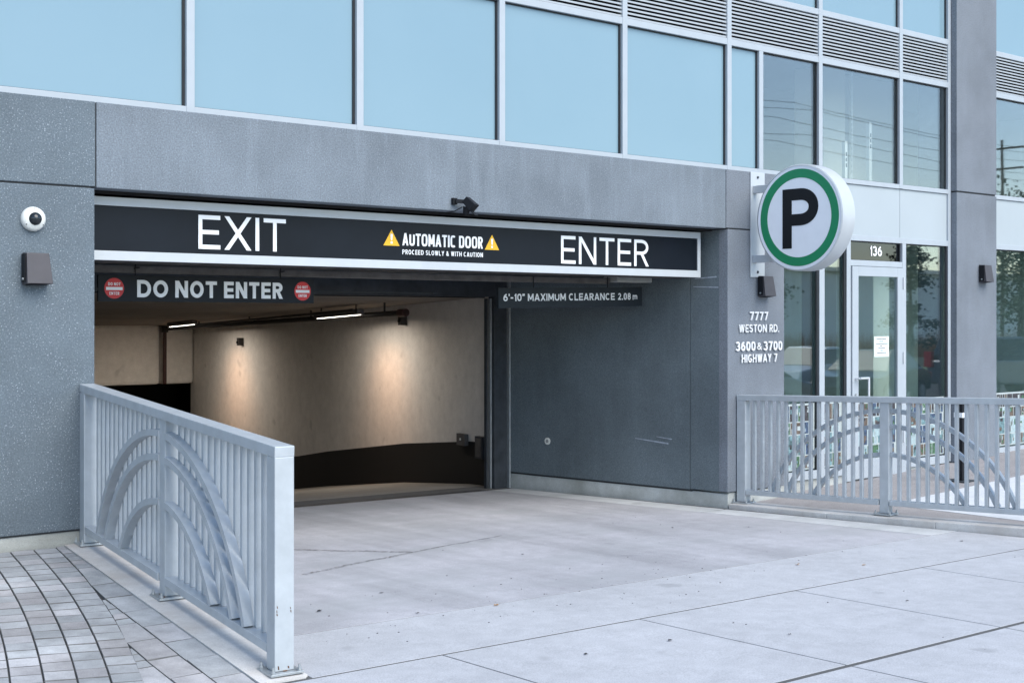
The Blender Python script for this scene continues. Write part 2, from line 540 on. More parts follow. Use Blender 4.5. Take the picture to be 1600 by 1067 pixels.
def text_mesh(txt, height, width, th, origin, right, up, depth=.003, gap=.26, e=2.0, mb=None, mi=0):
    """letters of cap height `height` fitted to `width`; th = stroke as a share of the height"""
    mb = mb or MB()
    right = Vector(right).normalized()
    up = Vector(up).normalized()
    nor = right.cross(up).normalized()
    o = Vector(origin)
    T = th * height
    nat = sum(glyph(c, e)[0] for c in txt)
    ng = len(txt) - 1
    gapm = gap * height * .6
    nI = len(txt)
    # each glyph: w*k + T (stroke); spaces have no stroke
    strokes = sum(T for c in txt if c != ' ')
    k = (width - strokes - gapm * ng) / max(nat, 1e-6)
    if k < height * .35:
        gapm *= .6
        k = (width - strokes - gapm * ng) / nat
    x = 0.
    lvl = 0

    def quad(pl, lv):
        dz = depth + lv * .00025
        n = len(pl)
        vs = [o + right * a + up * b + nor * .0004 for a, b in pl] + [o + right * a + up * b + nor * dz for a, b in pl]
        fs = [tuple(range(n, 2 * n)), tuple(range(n))[::-1]]
        for i in range(n):
            j = (i + 1) % n
            fs.append((i, j, n + j, n + i))
        mb.add(vs, fs, mi)
    for c in txt:
        w, parts = glyph(c, e)
        w = w * k
        if c == ' ':
            x += w + gapm
            continue

        def P(u, v):
            return (x + T / 2 + u * w, T / 2 + v * (height - T))
        for kind, d in parts:
            lvl = (lvl + 1) % 6
            if kind == 'D':
                u0, v0, u1, v1 = d
                ax, _ = P(u0, 0)
                bx, _ = P(u1, 0)
                ay, by = v0 * height, v1 * height
                if c in '"\'!':
                    hw = T / 2
                elif c == '1':
                    mb_pts = [(ax, ay - T * .5), (bx, by - T), (bx, by), (ax, ay + T * .35)]
                    quad(mb_pts, lvl)
                    continue
                else:
                    dx, dy = bx - ax, by - ay
                    hw = T / 2 * math.hypot(dx, dy) / max(abs(dy), 1e-6)
                    hw = min(hw, T * .85)
                pl = [(ax - hw, ay), (ax + hw, ay), (bx + hw, by), (bx - hw, by)]
                if by < ay:
                    pl = pl[::-1]
                quad(pl, lvl)
            elif kind == 'L':
                (a0, b0), (a1, b1) = P(*d[0]), P(*d[1])
                h = T / 2
                quad([(min(a0, a1) - h, min(b0, b1) - h), (max(a0, a1) + h, min(b0, b1) - h),
                      (max(a0, a1) + h, max(b0, b1) + h), (min(a0, a1) - h, max(b0, b1) + h)], lvl)
            else:
                pts = [Vector(P(*q)) for q in d]
                q2 = [pts[0]]
                for q in pts[1:]:
                    if (q - q2[-1]).length > 1e-5:
                        q2.append(q)
                pts = q2
                closed = (pts[0] - pts[-1]).length < 1e-4 and len(pts) > 4
                if closed:
                    pts = pts[:-1]
                if c == '.' or (c == '!' and len(pts) == 2):
                    p = (pts[0] + pts[1]) / 2
                    h = T * .55
                    quad([(p.x - h, p.y - h), (p.x + h, p.y - h), (p.x + h, p.y + h), (p.x - h, p.y + h)], lvl)
                    continue
                n = len(pts)
                lf, rt = [], []
                for i in range(n):
                    a = pts[i - 1] if (i > 0 or closed) else pts[i]
                    b = pts[(i + 1) % n] if (i < n - 1 or closed) else pts[i]
                    d1 = (pts[i] - a)
                    d2 = (b - pts[i])
                    d1 = d1.normalized() if d1.length > 1e-7 else d2.normalized()
                    d2 = d2.normalized() if d2.length > 1e-7 else d1
                    t = (d1 + d2).normalized()
                    nn = Vector((-t.y, t.x))
                    m = 1 / max(.55, nn.dot(Vector((-d1.y, d1.x))))
                    lf.append(pts[i] + nn * T / 2 * m)
                    rt.append(pts[i] - nn * T / 2 * m)
                dz = depth + lvl * .00025
                vs = []
                for i in range(n):
                    for q, z in ((lf[i], dz), (rt[i], dz), (lf[i], .0004), (rt[i], .0004)):
                        vs.append(o + right * q.x + up * q.y + nor * z)
                fs = []
                for i in range(n if closed else n - 1):
                    j = (i + 1) % n
                    a, b = 4 * i, 4 * j
                    fs += [(a + 1, b + 1, b, a), (a, b, b + 2, a + 2), (b + 1, a + 1, a + 3, b + 3)]
                if not closed:
                    fs += [(0, 2, 3, 1), (4 * n - 3, 4 * n - 1, 4 * n - 2, 4 * n - 4)]
                mb.add(vs, fs, mi)
        x += w + T + gapm
    return mb


def disc_mb(c, r, right, up, depth=.002, n=40, mb=None, mi=0, r_in=0.):
    mb = mb or MB()
    right = Vector(right).normalized()
    up = Vector(up).normalized()
    nor = right.cross(up)
    c = Vector(c)
    ring = [(math.cos(2 * math.pi * i / n), math.sin(2 * math.pi * i / n)) for i in range(n)]
    out = [c + right * a * r + up * b * r for a, b in ring]
    if r_in:
        inn = [c + right * a * r_in + up * b * r_in for a, b in ring]
        vs = [p + nor * depth for p in out] + [p + nor * depth for p in inn] + out + inn
        fs = []
        for i in range(n):
            j = (i + 1) % n
            fs += [(i, j, n + j, n + i), (2 * n + i, 2 * n + j, j, i), (n + i, n + j, 3 * n + j, 3 * n + i)]
        mb.add(vs, fs, mi)
    else:
        vs = [p + nor * depth for p in out] + out
        fs = [tuple(range(n))] + [(n + i, n + (i + 1) % n, (i + 1) % n, i) for i in range(n)]
        mb.add(vs, fs, mi)
    return mb


# ------------------------------------------------------------------ ground levels
def zg(x, y):                       # driveway and sidewalk
    return .06 - .013 * x - .011 * y


def zp(x, y):                       # paver plaza on the left
    return .265 + .071 * y if y > -3.0 else .052


def zq(x, y):                       # plaza on the right
    return .03 + .04 * (x - 11.9)


def wall_x(y):                      # right wall of the recess
    return 9.685 - .155 * y


def lrail(y):                       # line of the left railing
    return 3.50 + .096 * y


def rrail(y):                       # line of the right railing
    return 9.845 + .149 * (-y)


def ramp_z(y):
    K = [(2.74, -.09), (3.4, -.12), (5, -.27), (7.3, -.56), (8.3, -.71), (10, -.93), (13, -1.32), (16.5, -1.8)]
    for (a, za), (b, zb) in zip(K[:-1], K[1:]):
        if y <= b:
            return za + (zb - za) * (y - a) / (b - a)
    return -1.8


def gwall_x(y):
    return 9.28 + .159 * (y - 3.37)


def ceil_z(y):
    return 1.95 - .0345 * (y - 2.74)


# ------------------------------------------------------------------ setting: ground
lot = struct(MB().prism([(-120, -260), (260, -260), (260, -11), (-120, -11)], -.9, -.60)
             .prism([(-120, -11), (260, -11), (260, -7.3), (-120, -7.3)], -.9, [-.60, -.60, -.17, -.17]).build('parking_lot', M['asphalt']))
lotb = struct(MB().prism([(16.5, -7.3), (260, -7.3), (260, 40), (16.5, 40)], -.4, -.171).build('road', M['asphalt']))

base = MB()
base.prism([(-8, -7.3), (16.5, -7.3), (16.5, -3.02), (-8, -3.02)], -.35, lambda x, y: zg(x, y) - .0022)
base.prism([(3.3, -3.02), (10.2, -3.02), (9.7, 0), (9.2, 3.0), (3.7, 3.0), (3.5, 0)], -.35, lambda x, y: zg(x, y) - .0022)
drive = struct(base.build('driveway', M['filler']))


def slab_part(pts, mat, z=zg, lift=0.):
    g = .006
    c = Vector((sum(p[0] for p in pts) / len(pts), sum(p[1] for p in pts) / len(pts)))
    q = []
    for p in pts:
        d = Vector(p) - c
        q.append((c.x + d.x - math.copysign(g, d.x), c.y + d.y - math.copysign(g, d.y)))
    o = MB().prism(q, lambda x, y: z(x, y) - .03, lambda x, y: z(x, y) + lift).build('slab', mat, drive, bevel=.0012)
    return o


# apron inside the flaring railings
slab_part([(lrail(-2.2) + .10, -2.2), (rrail(-2.2) - .55, -2.2), (9.30, 0), (8.95, 2.6), (3.72, 2.6), (3.62, 0)], M['drive'])
slab_part([(lrail(-3.05) + .10, -3.04), (rrail(-3.05) - .16, -3.04), (rrail(-2.2) - .16, -2.2), (lrail(-2.2) + .10, -2.2)], M['concrete'])
slab_part([(rrail(-2.2) - .55, -2.2), (rrail(-2.2) - .16, -2.2), (9.63, -.02), (9.30, 0)], M['gutter'])
slab_part([(9.30, 0), (9.64, 0), (9.24, 2.6), (8.95, 2.6)], M['gutter'])
xs = [-4.23, -2.85, -1.47, -.09, 1.29, 2.67, 4.05, 5.43, 6.81, 8.19, 9.57, 10.95, 12.33, 13.71, 15.09, 16.47]
for yj, (ya, yb) in enumerate([(-3.05, -4.45), (-4.475, -5.87), (-5.875, -7.28)]):
    for xa, xb in zip(xs[:-1], xs[1:]):
        slab_part([(xa, yb), (xb, yb), (xb, ya), (xa, ya)], M['concrete'])

# cracks in the apron: thin sunken filler lines
crk = MB()


def crack(pts, w):
    for (a, b), (c, d) in zip(pts[:-1], pts[1:]):
        dx, dy = c - a, d - b
        l_ = math.hypot(dx, dy)
        nx, ny = -dy / l_ * w / 2, dx / l_ * w / 2
        vs = [(a - nx, b - ny), (c - nx * .8, d - ny * .8), (c + nx * .8, d + ny * .8), (a + nx, b + ny)]
        crk.add([(p[0], p[1], zg(*p) + .004) for p in vs], [(0, 1, 2, 3)])


def wob(a, b, n, amp, rnd=random.Random(3)):
    return [(a[0] + (b[0] - a[0]) * i / n + rnd.uniform(-amp, amp), a[1] + (b[1] - a[1]) * i / n + rnd.uniform(-amp, amp)) for i in range(n + 1)]


crack([(5.05, .62)] + wob((5.25, .35), (5.85, -.32), 9, .02), .060)
crack(wob((4.72, -.62), (5.75, -.33), 10, .012), .045)
crack(wob((5.75, -.33), (6.9, -.05), 10, .012), .028)
def crack_mat():
    t = NT('crack_stain')
    t.base((.20, .195, .19))
    t.set(Roughness=.95)
    tr = t.n('BsdfTransparent')
    mx = t.n('MixShader')
    t.l(t.ramp(t.noise(t.coord(), 28, 5, .75), [(.38, 0.), (.60, .62)]), mx.inputs[0])
    t.l(tr.outputs[0], mx.inputs[1])
    t.l(t.b.outputs[0], mx.inputs[2])
    t.l(mx.outputs[0], t.out.inputs[0])
    return t.m


stuff(crk.build('crack', crack_mat(), drive))

# garage ramp
g = MB()
ys = [2.76, 3.4, 5, 6, 7.3, 8.3, 10, 13, 16.5]
for a, b in zip(ys[:-1], ys[1:]):
    g.prism([(3.7, a), (12.0, a), (12.0, b), (3.7, b)], [ramp_z(a) - .2, ramp_z(a) - .2, ramp_z(b) - .2, ramp_z(b) - .2],
            [ramp_z(a), ramp_z(a), ramp_z(b), ramp_z(b)])
struct(g.build('ramp', M['gfloor']))

# curbs
c = MB()
Y = [0, -1.0, -2.0, -3.0]
for a, b in zip(Y[:-1], Y[1:]):
    c.prism([(lrail(a) - .15, a), (lrail(b) - .15, b), (lrail(b) + .095, b), (lrail(a) + .095, a)], -.3,
            [.272 + .071 * a, .272 + .071 * b, .272 + .071 * b, .272 + .071 * a])
struct(c.build('curb', M['curb']))
c = MB()
Y = [.0, -1.0, -2.0, -3.04, -3.9]
zt = {.0: -.022, -1.0: -.012, -2.0: .012, -3.04: .04, -3.9: .06}
Y2 = Y
for a, b in zip(Y[:-1], Y[1:]):
    c.prism([(rrail(a) - .15, a), (rrail(b) - .15, b), (rrail(b) + .13, b), (rrail(a) + .13, a)], -.3,
            [zt[a], zt[b], zt[b], zt[a]])
struct(c.build('curb', M['curb'], bevel=.008))

# right plaza
pl = struct(MB().prism([(rrail(-3.9) + .13, -3.03), (16.5, -3.03), (16.5, .2), (9.9, .2), (9.99, 0)], -.3, lambda x, y: zq(x, y)).build('plaza', M['aggregate']))
for (pts) in ([(10.75, -1.02), (16.4, -1.02), (16.4, -2.6), (10.75, -2.6)][::-1],):
    o = MB().prism(pts, lambda x, y: zq(x, y) - .01, lambda x, y: zq(x, y) + .004).build('walk_strip', M['walk'], pl)

# ------------------------------------------------------------------ pavers on the left
bed = struct(MB().prism([(-6, -3.05), (lrail(-3.05) - .15, -3.05), (lrail(0) - .15, -.0), (-6, 0)], -.3,
                        lambda x, y: zp(x, y) - .012).build('paved_plaza', M['bed']))


def C0(y):
    return 3.148 + .146 * y - .0352 * y * y


def Cn(y):
    d = .146 - .0704 * y
    l_ = math.hypot(1, d)
    return (1 / l_, -d / l_)


ROW, STEP, GAP = .141, .126, .005
cells = []
kmax = 30
for k in range(-1, kmax):
    y = .35 + random.uniform(0, .02)
    off = [C0, Cn]
    while y > -3.9:
        y2 = y - STEP * random.uniform(.96, 1.04) * (1 + .004 * k)
        # corners on concentric arcs
        pts = []
        for yy, kk in ((y - .004, k), (y - .004, k + 1), (y2 + .004, k + 1), (y2 + .004, k)):
            n_ = Cn(yy)
            oo = -ROW * kk + (-GAP / 2 if kk == k else GAP / 2)
            pts.append((C0(yy) + n_[0] * oo, yy + n_[1] * oo))
        y = y2
        cells.append(pts)
# border courses parallel with the curb, where the arcs swing away from it


def xk(y):                                   # outermost arc (k = -1)
    n_ = Cn(y)
    return C0(y) + n_[0] * ROW


for j in range(0, 6):
    y = .0 - .11 * (j % 2)
    while y > -3.1:
        y2 = y - (.30 if lrail(y) - .152 - (j + 1) * .165 > xk(y - .3) + .01 else .10)
        r0, r1 = lrail(y) - .152 - j * .165, lrail(y2) - .152 - j * .165
        l0, l1 = r0 - .160, r1 - .160
        a, b = max(l0, xk(y) + .006), max(l1, xk(y2) + .006)
        ya, yb = y - GAP / 2, y2 + GAP / 2
        if r0 - a < .015 and r1 - b < .03:
            y = y2
            continue
        if r0 - a < .004:
            a = r0 - .004
        cells.append([(r0, ya), (a, ya), (b, yb), (r1, yb)])
        y = y2
lim = []
for pts in cells:
    # keep only what lies on the plaza
    q = []
    cxm = sum(p[0] for p in pts) / 4
    cym = sum(p[1] for p in pts) / 4
    if cym > -.02 or cym < -3.02 or cxm > lrail(cym) - .16 or cxm < -5.5:
        continue
    for (px_, py_) in pts:
        py_ = min(py_, -.004)
        py_ = max(py_, -3.04)
        px_ = min(px_, lrail(py_) - .153)
        q.append((px_, py_))
    area = abs(sum(q[i][0] * q[(i + 1) % 4][1] - q[(i + 1) % 4][0] * q[i][1] for i in range(4))) / 2
    if area < .0015:
        continue
    lim.append((q, cxm, cym))


def seen(cx_, cy_):
    X = cx_ * .7665 - (cy_ + 8.42) * .6423
    Z = cx_ * .6423 + (cy_ + 8.42) * .7665
    return Z > 1 and abs(X / Z * 2120) < 830 and (1.7 - zp(cx_, cy_)) / Z * 2120 < 590


near = [t for t in lim if seen(t[1], t[2])]
near.sort(key=lambda t: t[1] ** 2 + (t[2] + 8.42) ** 2)
vis = near[:290]
rest = [t for t in lim if t not in vis]


def paver_geo(mb, q, mi=0, gi=1):
    cx_ = sum(p[0] for p in q) / 4
    cy_ = sum(p[1] for p in q) / 4
    dz = random.uniform(-.0015, .0015)
    tx, ty = random.uniform(-.012, .012), random.uniform(-.012, .012)
    ins = .004
    top, mid, bot = [], [], []
    for (a, b) in q:
        z = zp(a, b) + dz + (a - cx_) * tx + (b - cy_) * ty
        d = Vector((a - cx_, b - cy_))
        di = d * (1 - ins / max(d.length, .01))
        top.append((cx_ + di.x, cy_ + di.y, z))
        mid.append((a, b, z - .004))
        bot.append((a, b, z - .03))
    fs = [(0, 1, 2, 3)]
    for i in range(4):
        j = (i + 1) % 4
        fs += [(i, 4 + i, 4 + j, j), (4 + i, 8 + i, 8 + j, 4 + j)]
    # orient upwards
    s_ = sum(q[i][0] * q[(i + 1) % 4][1] - q[(i + 1) % 4][0] * q[i][1] for i in range(4))
    if s_ < 0:
        fs = [f[::-1] for f in fs]
    mb.add(top + mid + bot, fs[:1], mi)
    mb.add(top + mid + bot, fs[1:], gi)


for q, cx_, cy_ in vis:
    mb = MB()
    paver_geo(mb, q)
    mb.build('paver', [random.choice(PAV), M['grime']], bed)
mb = MB()
for q, cx_, cy_ in rest:
    paver_geo(mb, q, random.randrange(5), 5)
stuff(mb.build('pavers', PAV + [M['grime']], bed))

# ------------------------------------------------------------------ the building
B = thing('commercial_building', 'grey stucco and glass building with a garage entrance and a storefront door', 'building', (3.55, 0, 0))
SOF = 2.548      # underside of the beam
SILL = 3.10
J = .008


def wallp(mb, mat, bev=.006, name='wall_panel', label=None):
    o = mb.build(name, mat, B, bevel=bev)
    if label:
        o['label'] = label
    return o


# left pier
wallp(MB().box(-4, 3.55, 0, .45, .361, SOF - .006), M['stucco_worn'], label='weathered stucco panel full of pale specks')
wallp(MB().box(-4, 3.555, 0, .45, SOF + .006, SILL), M['stucco_worn'])
wallp(MB().box(-4, 3.545, .018, .45, -.2, .355), M['plinth'], .004, 'plinth')
MB().box(-4, 3.53, .012, .4, .35, .366).build('joint', M['joint'], B)
MB().box(-4, 3.53, .012, .4, SOF - .01, SOF + .01).build('joint', M['joint'], B)
# beam
wallp(MB().box(3.563, 9.657, 0, .165, SOF, SILL), M['stucco_beam'])
MB().box(3.54, 3.58, .012, .16, SOF + .005, SILL - .005).build('joint', M['joint'], B)
MB().box(9.64, 9.68, .012, .16, SOF + .005, SILL - .005).build('joint', M['joint'], B)
# right pier
wallp(MB().prism([(9.685, 0), (10.512, 0), (10.512, .40), (9.628, .40)], .083, SOF - .006), M['stucco_pier'])
wallp(MB().box(9.665, 10.512, 0, .40, SOF + .006, SILL), M['stucco_pier'])
MB().box(9.70, 10.50, .012, .38, SOF - .01, SOF + .01).build('joint', M['joint'], B)
# recess side wall (two panels), base and the dark gap over the base
ya = .42
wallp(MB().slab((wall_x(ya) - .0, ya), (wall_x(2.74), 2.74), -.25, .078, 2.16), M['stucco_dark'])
MB().slab((wall_x(.40) + .014, .40), (wall_x(2.74) + .014, 2.74), -.2, .06, 2.14).build('joint', M['joint'], B)
wallp(MB().slab((wall_x(.012) + .018, .012), (wall_x(2.74) + .018, 2.74), -.3, -.3, .066), M['plinth'], .004, 'plinth')
wallp(MB().box(9.72, 10.50, .02, .38, -.3, .075), M['plinth'], .004, 'plinth')
# second panel of the side wall is the return of the pier itself, up under the beam
wallp(MB().slab((wall_x(.004) + .0015, .004), (wall_x(ya - .008), ya - .008), -.05, .084, 2.54), M['stucco_dark'], .002)
# painted scuffs
sc = MB()
for (y0, z0, y1, z1, w) in [(.12, 2.10, .36, 2.085, .007), (.10, 2.00, .38, 2.01, .006), (.66, .50, 1.05, .53, .008), (.62, .545, .80, .56, .005)]:
    p0, p1 = (wall_x(y0) - .002, y0, z0), (wall_x(y1) - .002, y1, z1)
    sc.add([(p0[0], p0[1], p0[2] - w), (p1[0], p1[1], p1[2] - w * .5), (p1[0], p1[1], p1[2] + w * .5), (p0[0], p0[1], p0[2] + w)], [(0, 3, 2, 1)])
stuff(sc.build('scuff', M['scuff'], B))
# left side wall of recess, soffit, closing walls added against light leaks
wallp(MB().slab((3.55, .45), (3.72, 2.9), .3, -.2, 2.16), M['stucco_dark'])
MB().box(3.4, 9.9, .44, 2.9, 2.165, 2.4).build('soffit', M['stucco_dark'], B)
MB().box(3.4, 9.9, .42, .44, 2.10, 2.545).build('soffit', M['void'], B)
MB().box(3.4, 9.9, .17, .419, 2.530, 3.0).build('soffit', M['void'], B)  # black box added to block the light leaking through above the sign
MB().box(-4, 18.1, .61, 17, 6.8, 7.0).build('roof', M['void'], B)  # unseen lid, added to stop sky light leaking into the hollow building
MB().box(-4, 18.1, 17.0, 17.2, -3, 7.0).build('wall_panel', M['void'], B)  # unseen back closure, added to seal the shell against light
MB().box(-4.2, -4, .0, 17.2, -3, 9.0).build('wall_panel', M['stucco_pier'], B)  # unseen left closure, added to keep sky light out of the shell
MB().box(18.1, 18.3, .0, 17.2, -3, 9.0).build('wall_panel', M['stucco_pier'], B)  # unseen right closure, added for the same light seal
MB().box(-4, 3.39, .46, 17, 2.41, 2.5).build('soffit', M['void'], B)
# second pillar
wallp(MB().box(13.534, 14.36, 0, .5, .10, SOF + .575 - .006), M['stucco_pier'], label='smooth lilac grey stucco pillar with a wall light')
wallp(MB().box(13.534, 14.36, 0, .5, SOF + .0 + .587, 7.5), M['stucco_pier'])
MB().box(13.55, 14.345, .012, .45, 3.11, 3.145).build('joint', M['joint'], B)
MB().box(13.54, 14.35, .02, .45, -.1, .098).build('plinth', M['plinth'], B)

# ---- curtain wall
YF, YG = .07, .11            # face of the frame, face of the glass
TOP = 6.6
mull = [-1.2, .15, 1.5, 2.88, 4.259, 5.637, 7.013, 8.41, 9.792, 11.18, 12.575]
MW = .030
Z1a, Z1b = SILL, 3.148       # sill bar
Z2a, Z2b = 4.285, 4.345      # bar under the louvers
Z3a, Z3b = 4.765, 4.825      # bar over the louvers


def bar(x0, x1, z0, z1, name, y0=YF, y1=.16):
    return MB().box(x0, x1, y0, y1, z0, z1).build(name, M['alu'], B, bevel=.003)


def pane(x0, x1, z0, z1, mat, name='glass_pane', y=YG):
    MBg = MB().box(x0 + .003, x1 - .003, y, y + .012, z0 + .003, z1 - .003)
    return MBg.build(name, mat, B)


def gasket(mb, x0, x1, z0, z1):
    w = .011
    mb.box(x0, x0 + w, YG - .010, YG - .002, z0, z1)
    mb.box(x1 - w * 1.6, x1, YG - .012, YG - .002, z0, z1)
    mb.box(x0 + w, x1 - w * 1.6, YG - .010, YG - .002, z1 - w, z1)
    mb.box(x0 + w, x1 - w * 1.6, YG - .010, YG - .002, z0, z0 + .006)


gk = MB()
lv_i = 0


def louver(x0, x1, z0, z1):
    o = MB().box(x0, x1, .135, .15, z0, z1).build('louver', M['void'], B)
    mb = MB()
    n = 12
    h = (z1 - z0) / n
    for i in range(n):
        z = z0 + h * i
        mb.add([(x0, YG - .028, z + .004), (x1, YG - .028, z + .004), (x1, YG - .028, z + h * .58), (x0, YG - .028, z + h * .58),
                (x0, .134, z + h * .55), (x1, .134, z + h * .55), (x1, .134, z + h * .97), (x0, .134, z + h * .97)],
               [(0, 1, 2, 3), (3, 2, 6, 7), (1, 0, 4, 5), (5, 4, 7, 6), (0, 3, 7, 4), (2, 1, 5, 6)])
    s_ = stuff(mb.build('slats', M['louver'], o))
    s_.matrix_parent_inverse = PINV[B.name].inverted() @ PINV[B.name] if False else Matrix.Translation(-Vector((3.55, 0, 0))) if False else Matrix()
    return o


right_end = 13.53
edges = mull + [right_end]
for i, x in enumerate(mull):
    bar(x - MW, x + MW, SILL + .003, TOP, 'mullion')
bar(right_end - .055, right_end - .002, .115, TOP, 'mullion')
allx = [-4] + edges
for i, (xa, xb) in enumerate(zip(allx[:-1], allx[1:])):
    a = xa + MW
    b = xb - MW if xb != right_end else xb - .055
    bar(a, b, Z1a, Z1b, 'transom', YF + .002)
    bar(a, b, Z2a, Z2b, 'transom', YF + .002)
    bar(a, b, Z3a, Z3b, 'transom', YF + .002)
    clear = xa > 9.7
    if xa == 9.792:
        # narrow blue pane, extra mullion, then a clear pane
        bar(10.257 - MW, 10.257 + MW, Z1b, Z2a, 'mullion', YF + .003)
        pane(a, 10.257 - MW, Z1b, Z2a, M['bluepane'])
        gasket(gk, a, 10.257 - MW, Z1b, Z2a)
        pane(10.257 + MW, b, Z1b, Z2a, M['glass_up'])
        gasket(gk, 10.257 + MW, b, Z1b, Z2a)
    else:
        pane(a, b, Z1b, Z2a, M['glass_up'] if clear else M['bluepane'])
        gasket(gk, a, b, Z1b, Z2a)
    louver(a, b, Z2b, Z3a)
    pane(a, b, Z3b, TOP, M['bluepane'])
    gasket(gk, a, b, Z3b, TOP)
# lower storefront between pier and pillar
LB = .12                      # underside of the frame
LT = 2.515                    # top of the storefront glass band
PX = [10.50, 11.20, 11.645, 12.63, 13.475]
zb0 = lambda x: zq(x, 0)
bar(10.50, 11.62, .10, .185, 'sill', YF + .002)
bar(12.66, 13.475, .10, .185, 'sill', YF + .002)
bar(10.50, right_end - .055, 2.515, 2.575, 'transom', YF + .002)
for x in (11.20, 11.645, 12.63):
    w = .034 if x != 11.20 else .042
    bar(x - w, x + w, .10 if x == 11.20 else .03, 2.515, 'mullion')
MB().box(10.50, 13.50, YF + .03, .2, -.1, .10).build('plinth', M['plinth'], B)
for (a, b) in ((10.50, 11.158), (11.242, 11.611), (12.664, 13.475)):
    pane(a, b, .185, 2.515, M['glass_low'])
    gasket(gk, a, b, .185, 2.515)
    MB().box(b - .035, b, YG - .03, YG - .013, .19, 2.512).build('reveal', M['gasket'], B)
# light spandrel panels over the storefront
for (a, b) in ((10.50, 11.18 - .003), (11.18 + .003, 12.572), (12.578, 13.475)):
    MB().box(a, b, YF + .02, YF + .035, 2.575, Z1a - .002).build('spandrel_panel', M['panel_light'], B, bevel=.002)
# door transom light and the door
bar(11.679, 12.596, 2.255, 2.315, 'transom', YF + .002)
pane(11.679, 12.596, 2.315, 2.515, glass('transom_glass', (.14, .155, .155), .05))
gasket(gk, 11.679, 12.596, 2.315, 2.515)
dr = MB()
DX0, DX1, DZ0, DZ1 = 11.69, 12.585, .045, 2.25
dr.box(DX0, DX0 + .105, YF - .012, YF + .035, DZ0, DZ1)
dr.box(DX1 - .095, DX1, YF - .012, YF + .035, DZ0, DZ1)
dr.box(DX0 + .105, DX1 - .095, YF - .012, YF + .035, DZ1 - .10, DZ1)
dr.box(DX0 + .105, DX1 - .095, YF - .012, YF + .035, DZ0, DZ0 + .20)
door = dr.build('door', M['alu'], B, bevel=.003)


def sub(mb, name, mat, par, bevel=0):
    o = mb.build(name, mat, None, bevel)
    o.parent = par
    return o


DG = MB().box(DX0 + .105, DX1 - .095, YF + .006, YF + .016, DZ0 + .20, DZ1 - .10)
sub(DG, 'pane', M['glass_low'], door)
hd = MB()
hx = DX0 + .052
hd.cyl((hx, YF - .012, 1.09), (hx, YF - .07, 1.09), .011)
hd.cyl((hx, YF - .07, 1.09), (hx + .15, YF - .07, 1.09), .012)
hd.cyl((hx + .15, YF - .07, 1.10), (hx + .15, YF - .07, .74), .012)
hd.cyl((hx + .15, YF - .07, .75), (hx, YF - .07, .75), .012)
hd.cyl((hx, YF - .07, .75), (hx, YF - .012, .75), .011)
sub(hd, 'handle', M['chrome'], door)
for z in (2.02, 1.22, .38):
    sub(MB().box(DX1 - .004, DX1 + .016, YF - .026, YF - .006, z, z + .13), 'hinge', M['alu_bright'], door, .003)
sub(MB().cyl((hx, YF - .013, .92), (hx, YF - .022, .92), .013), 'lock', M['galv'], door)
# photo film on the foot of the glass
film_m = [plain('film_white', (.42, .47, .47), .7, 0, .15, 20), plain('film_dark', (.045, .04, .045), .6, 0, .8, 30), plain('film_teal', (.13, .22, .24), .6, 0, .6, 25),
          plain('film_green', (.06, .13, .07), .6, 0, .7, 30), plain('film_blue', (.05, .08, .14), .6, 0, .8, 30),
          plain('film_sand', (.12, .09, .07), .6, 0, .7, 30), plain('film_ice', (.34, .44, .46), .6, 0, .3, 18)]
rf = random.Random(21)


def film(x0, x1, z0, z1, y):
    mb = MB()
    mb.box(x0, x1, y, y + .001, z0, z1, 0)
    rows = 4
    z = z0 + .012
    hs = [.13, .20, .12, .16]
    tot = sum(hs)
    for r in range(rows):
        h = hs[r] / tot * (z1 - z0 - .02)
        x = x0 + .01
        while x < x1 - .05:
            w = rf.choice([.05, .08, .08, .12, .17])
            if r == 1:
                mi = rf.choice([2, 6, 6, 6, 4])
            elif r == 3:
                mi = rf.choice([1, 1, 1, 4, 3, 5])
            else:
                mi = rf.choice([1, 3, 2, 4, 5, 6])
            w = min(w, x1 - .012 - x)
            mb.box(x, x + w - .011, y - .0012, y - .0002, z, z + h - .012, mi)
            # a few blotches inside a picture
            for _ in range(3):
                bw, bh = w * rf.uniform(.15, .4), h * rf.uniform(.15, .4)
                bx, bz = x + rf.uniform(0, w - .012 - bw) if w - .012 > bw else x, z + rf.uniform(0, h - .013 - bh)
                mb.box(bx, min(bx + bw, x + w - .012), y - .002 - _ * .0004, y - .0013, bz, bz + bh, rf.choice([0, 1, 5, 2, 3]))
            x += w
        z += h
    return mb.build('photo_film', film_m, B)


film(10.60, 11.12, .20, .86, YG - .006)
film(11.245, 11.575, .20, .86, YG - .006)
film(DX0 + .11, DX1 - .10, .26, .84, YF + .002)
film(12.67, 13.44, .20, .84, YG - .006)
# third bay to the right of the pillar
X3 = 14.36
bar(X3 + .002, X3 + .03, .2, TOP, 'mullion')
for (x,) in ((16.2,),):
    bar(x - MW, x + MW, .2, TOP, 'mullion')
for a, b in ((X3 + .03, 16.17), (16.23, 18.0)):
    for z0, z1 in ((.14, .20), (2.515, 2.575), (Z1a, Z1b), (Z2a, Z2b), (Z3a, Z3b)):
        bar(a, b, z0, z1, 'transom', YF + .002)
    pane(a, b, .20, 2.515, M['glass_low'])
    MB().box(a, b, YF + .02, YF + .035, 2.575, Z1a - .002).build('spandrel_panel', M['panel_light'], B, bevel=.002)
    pane(a, b, Z1b, Z2a, M['glass_up'])
    louver(a, b, Z2b, Z3a)
    pane(a, b, Z3b, TOP, M['bluepane'])
    gasket(gk, a, b, .20, 2.515)
    gasket(gk, a, b, Z1b, Z2a)
    film(a + .02, b - .02, .22, .84, YG - .006)
MB().box(X3, 18, YF + .03, .2, -.1, .14).build('plinth', M['plinth'], B)
stuff(gk.build('gaskets', M['gasket'], B))
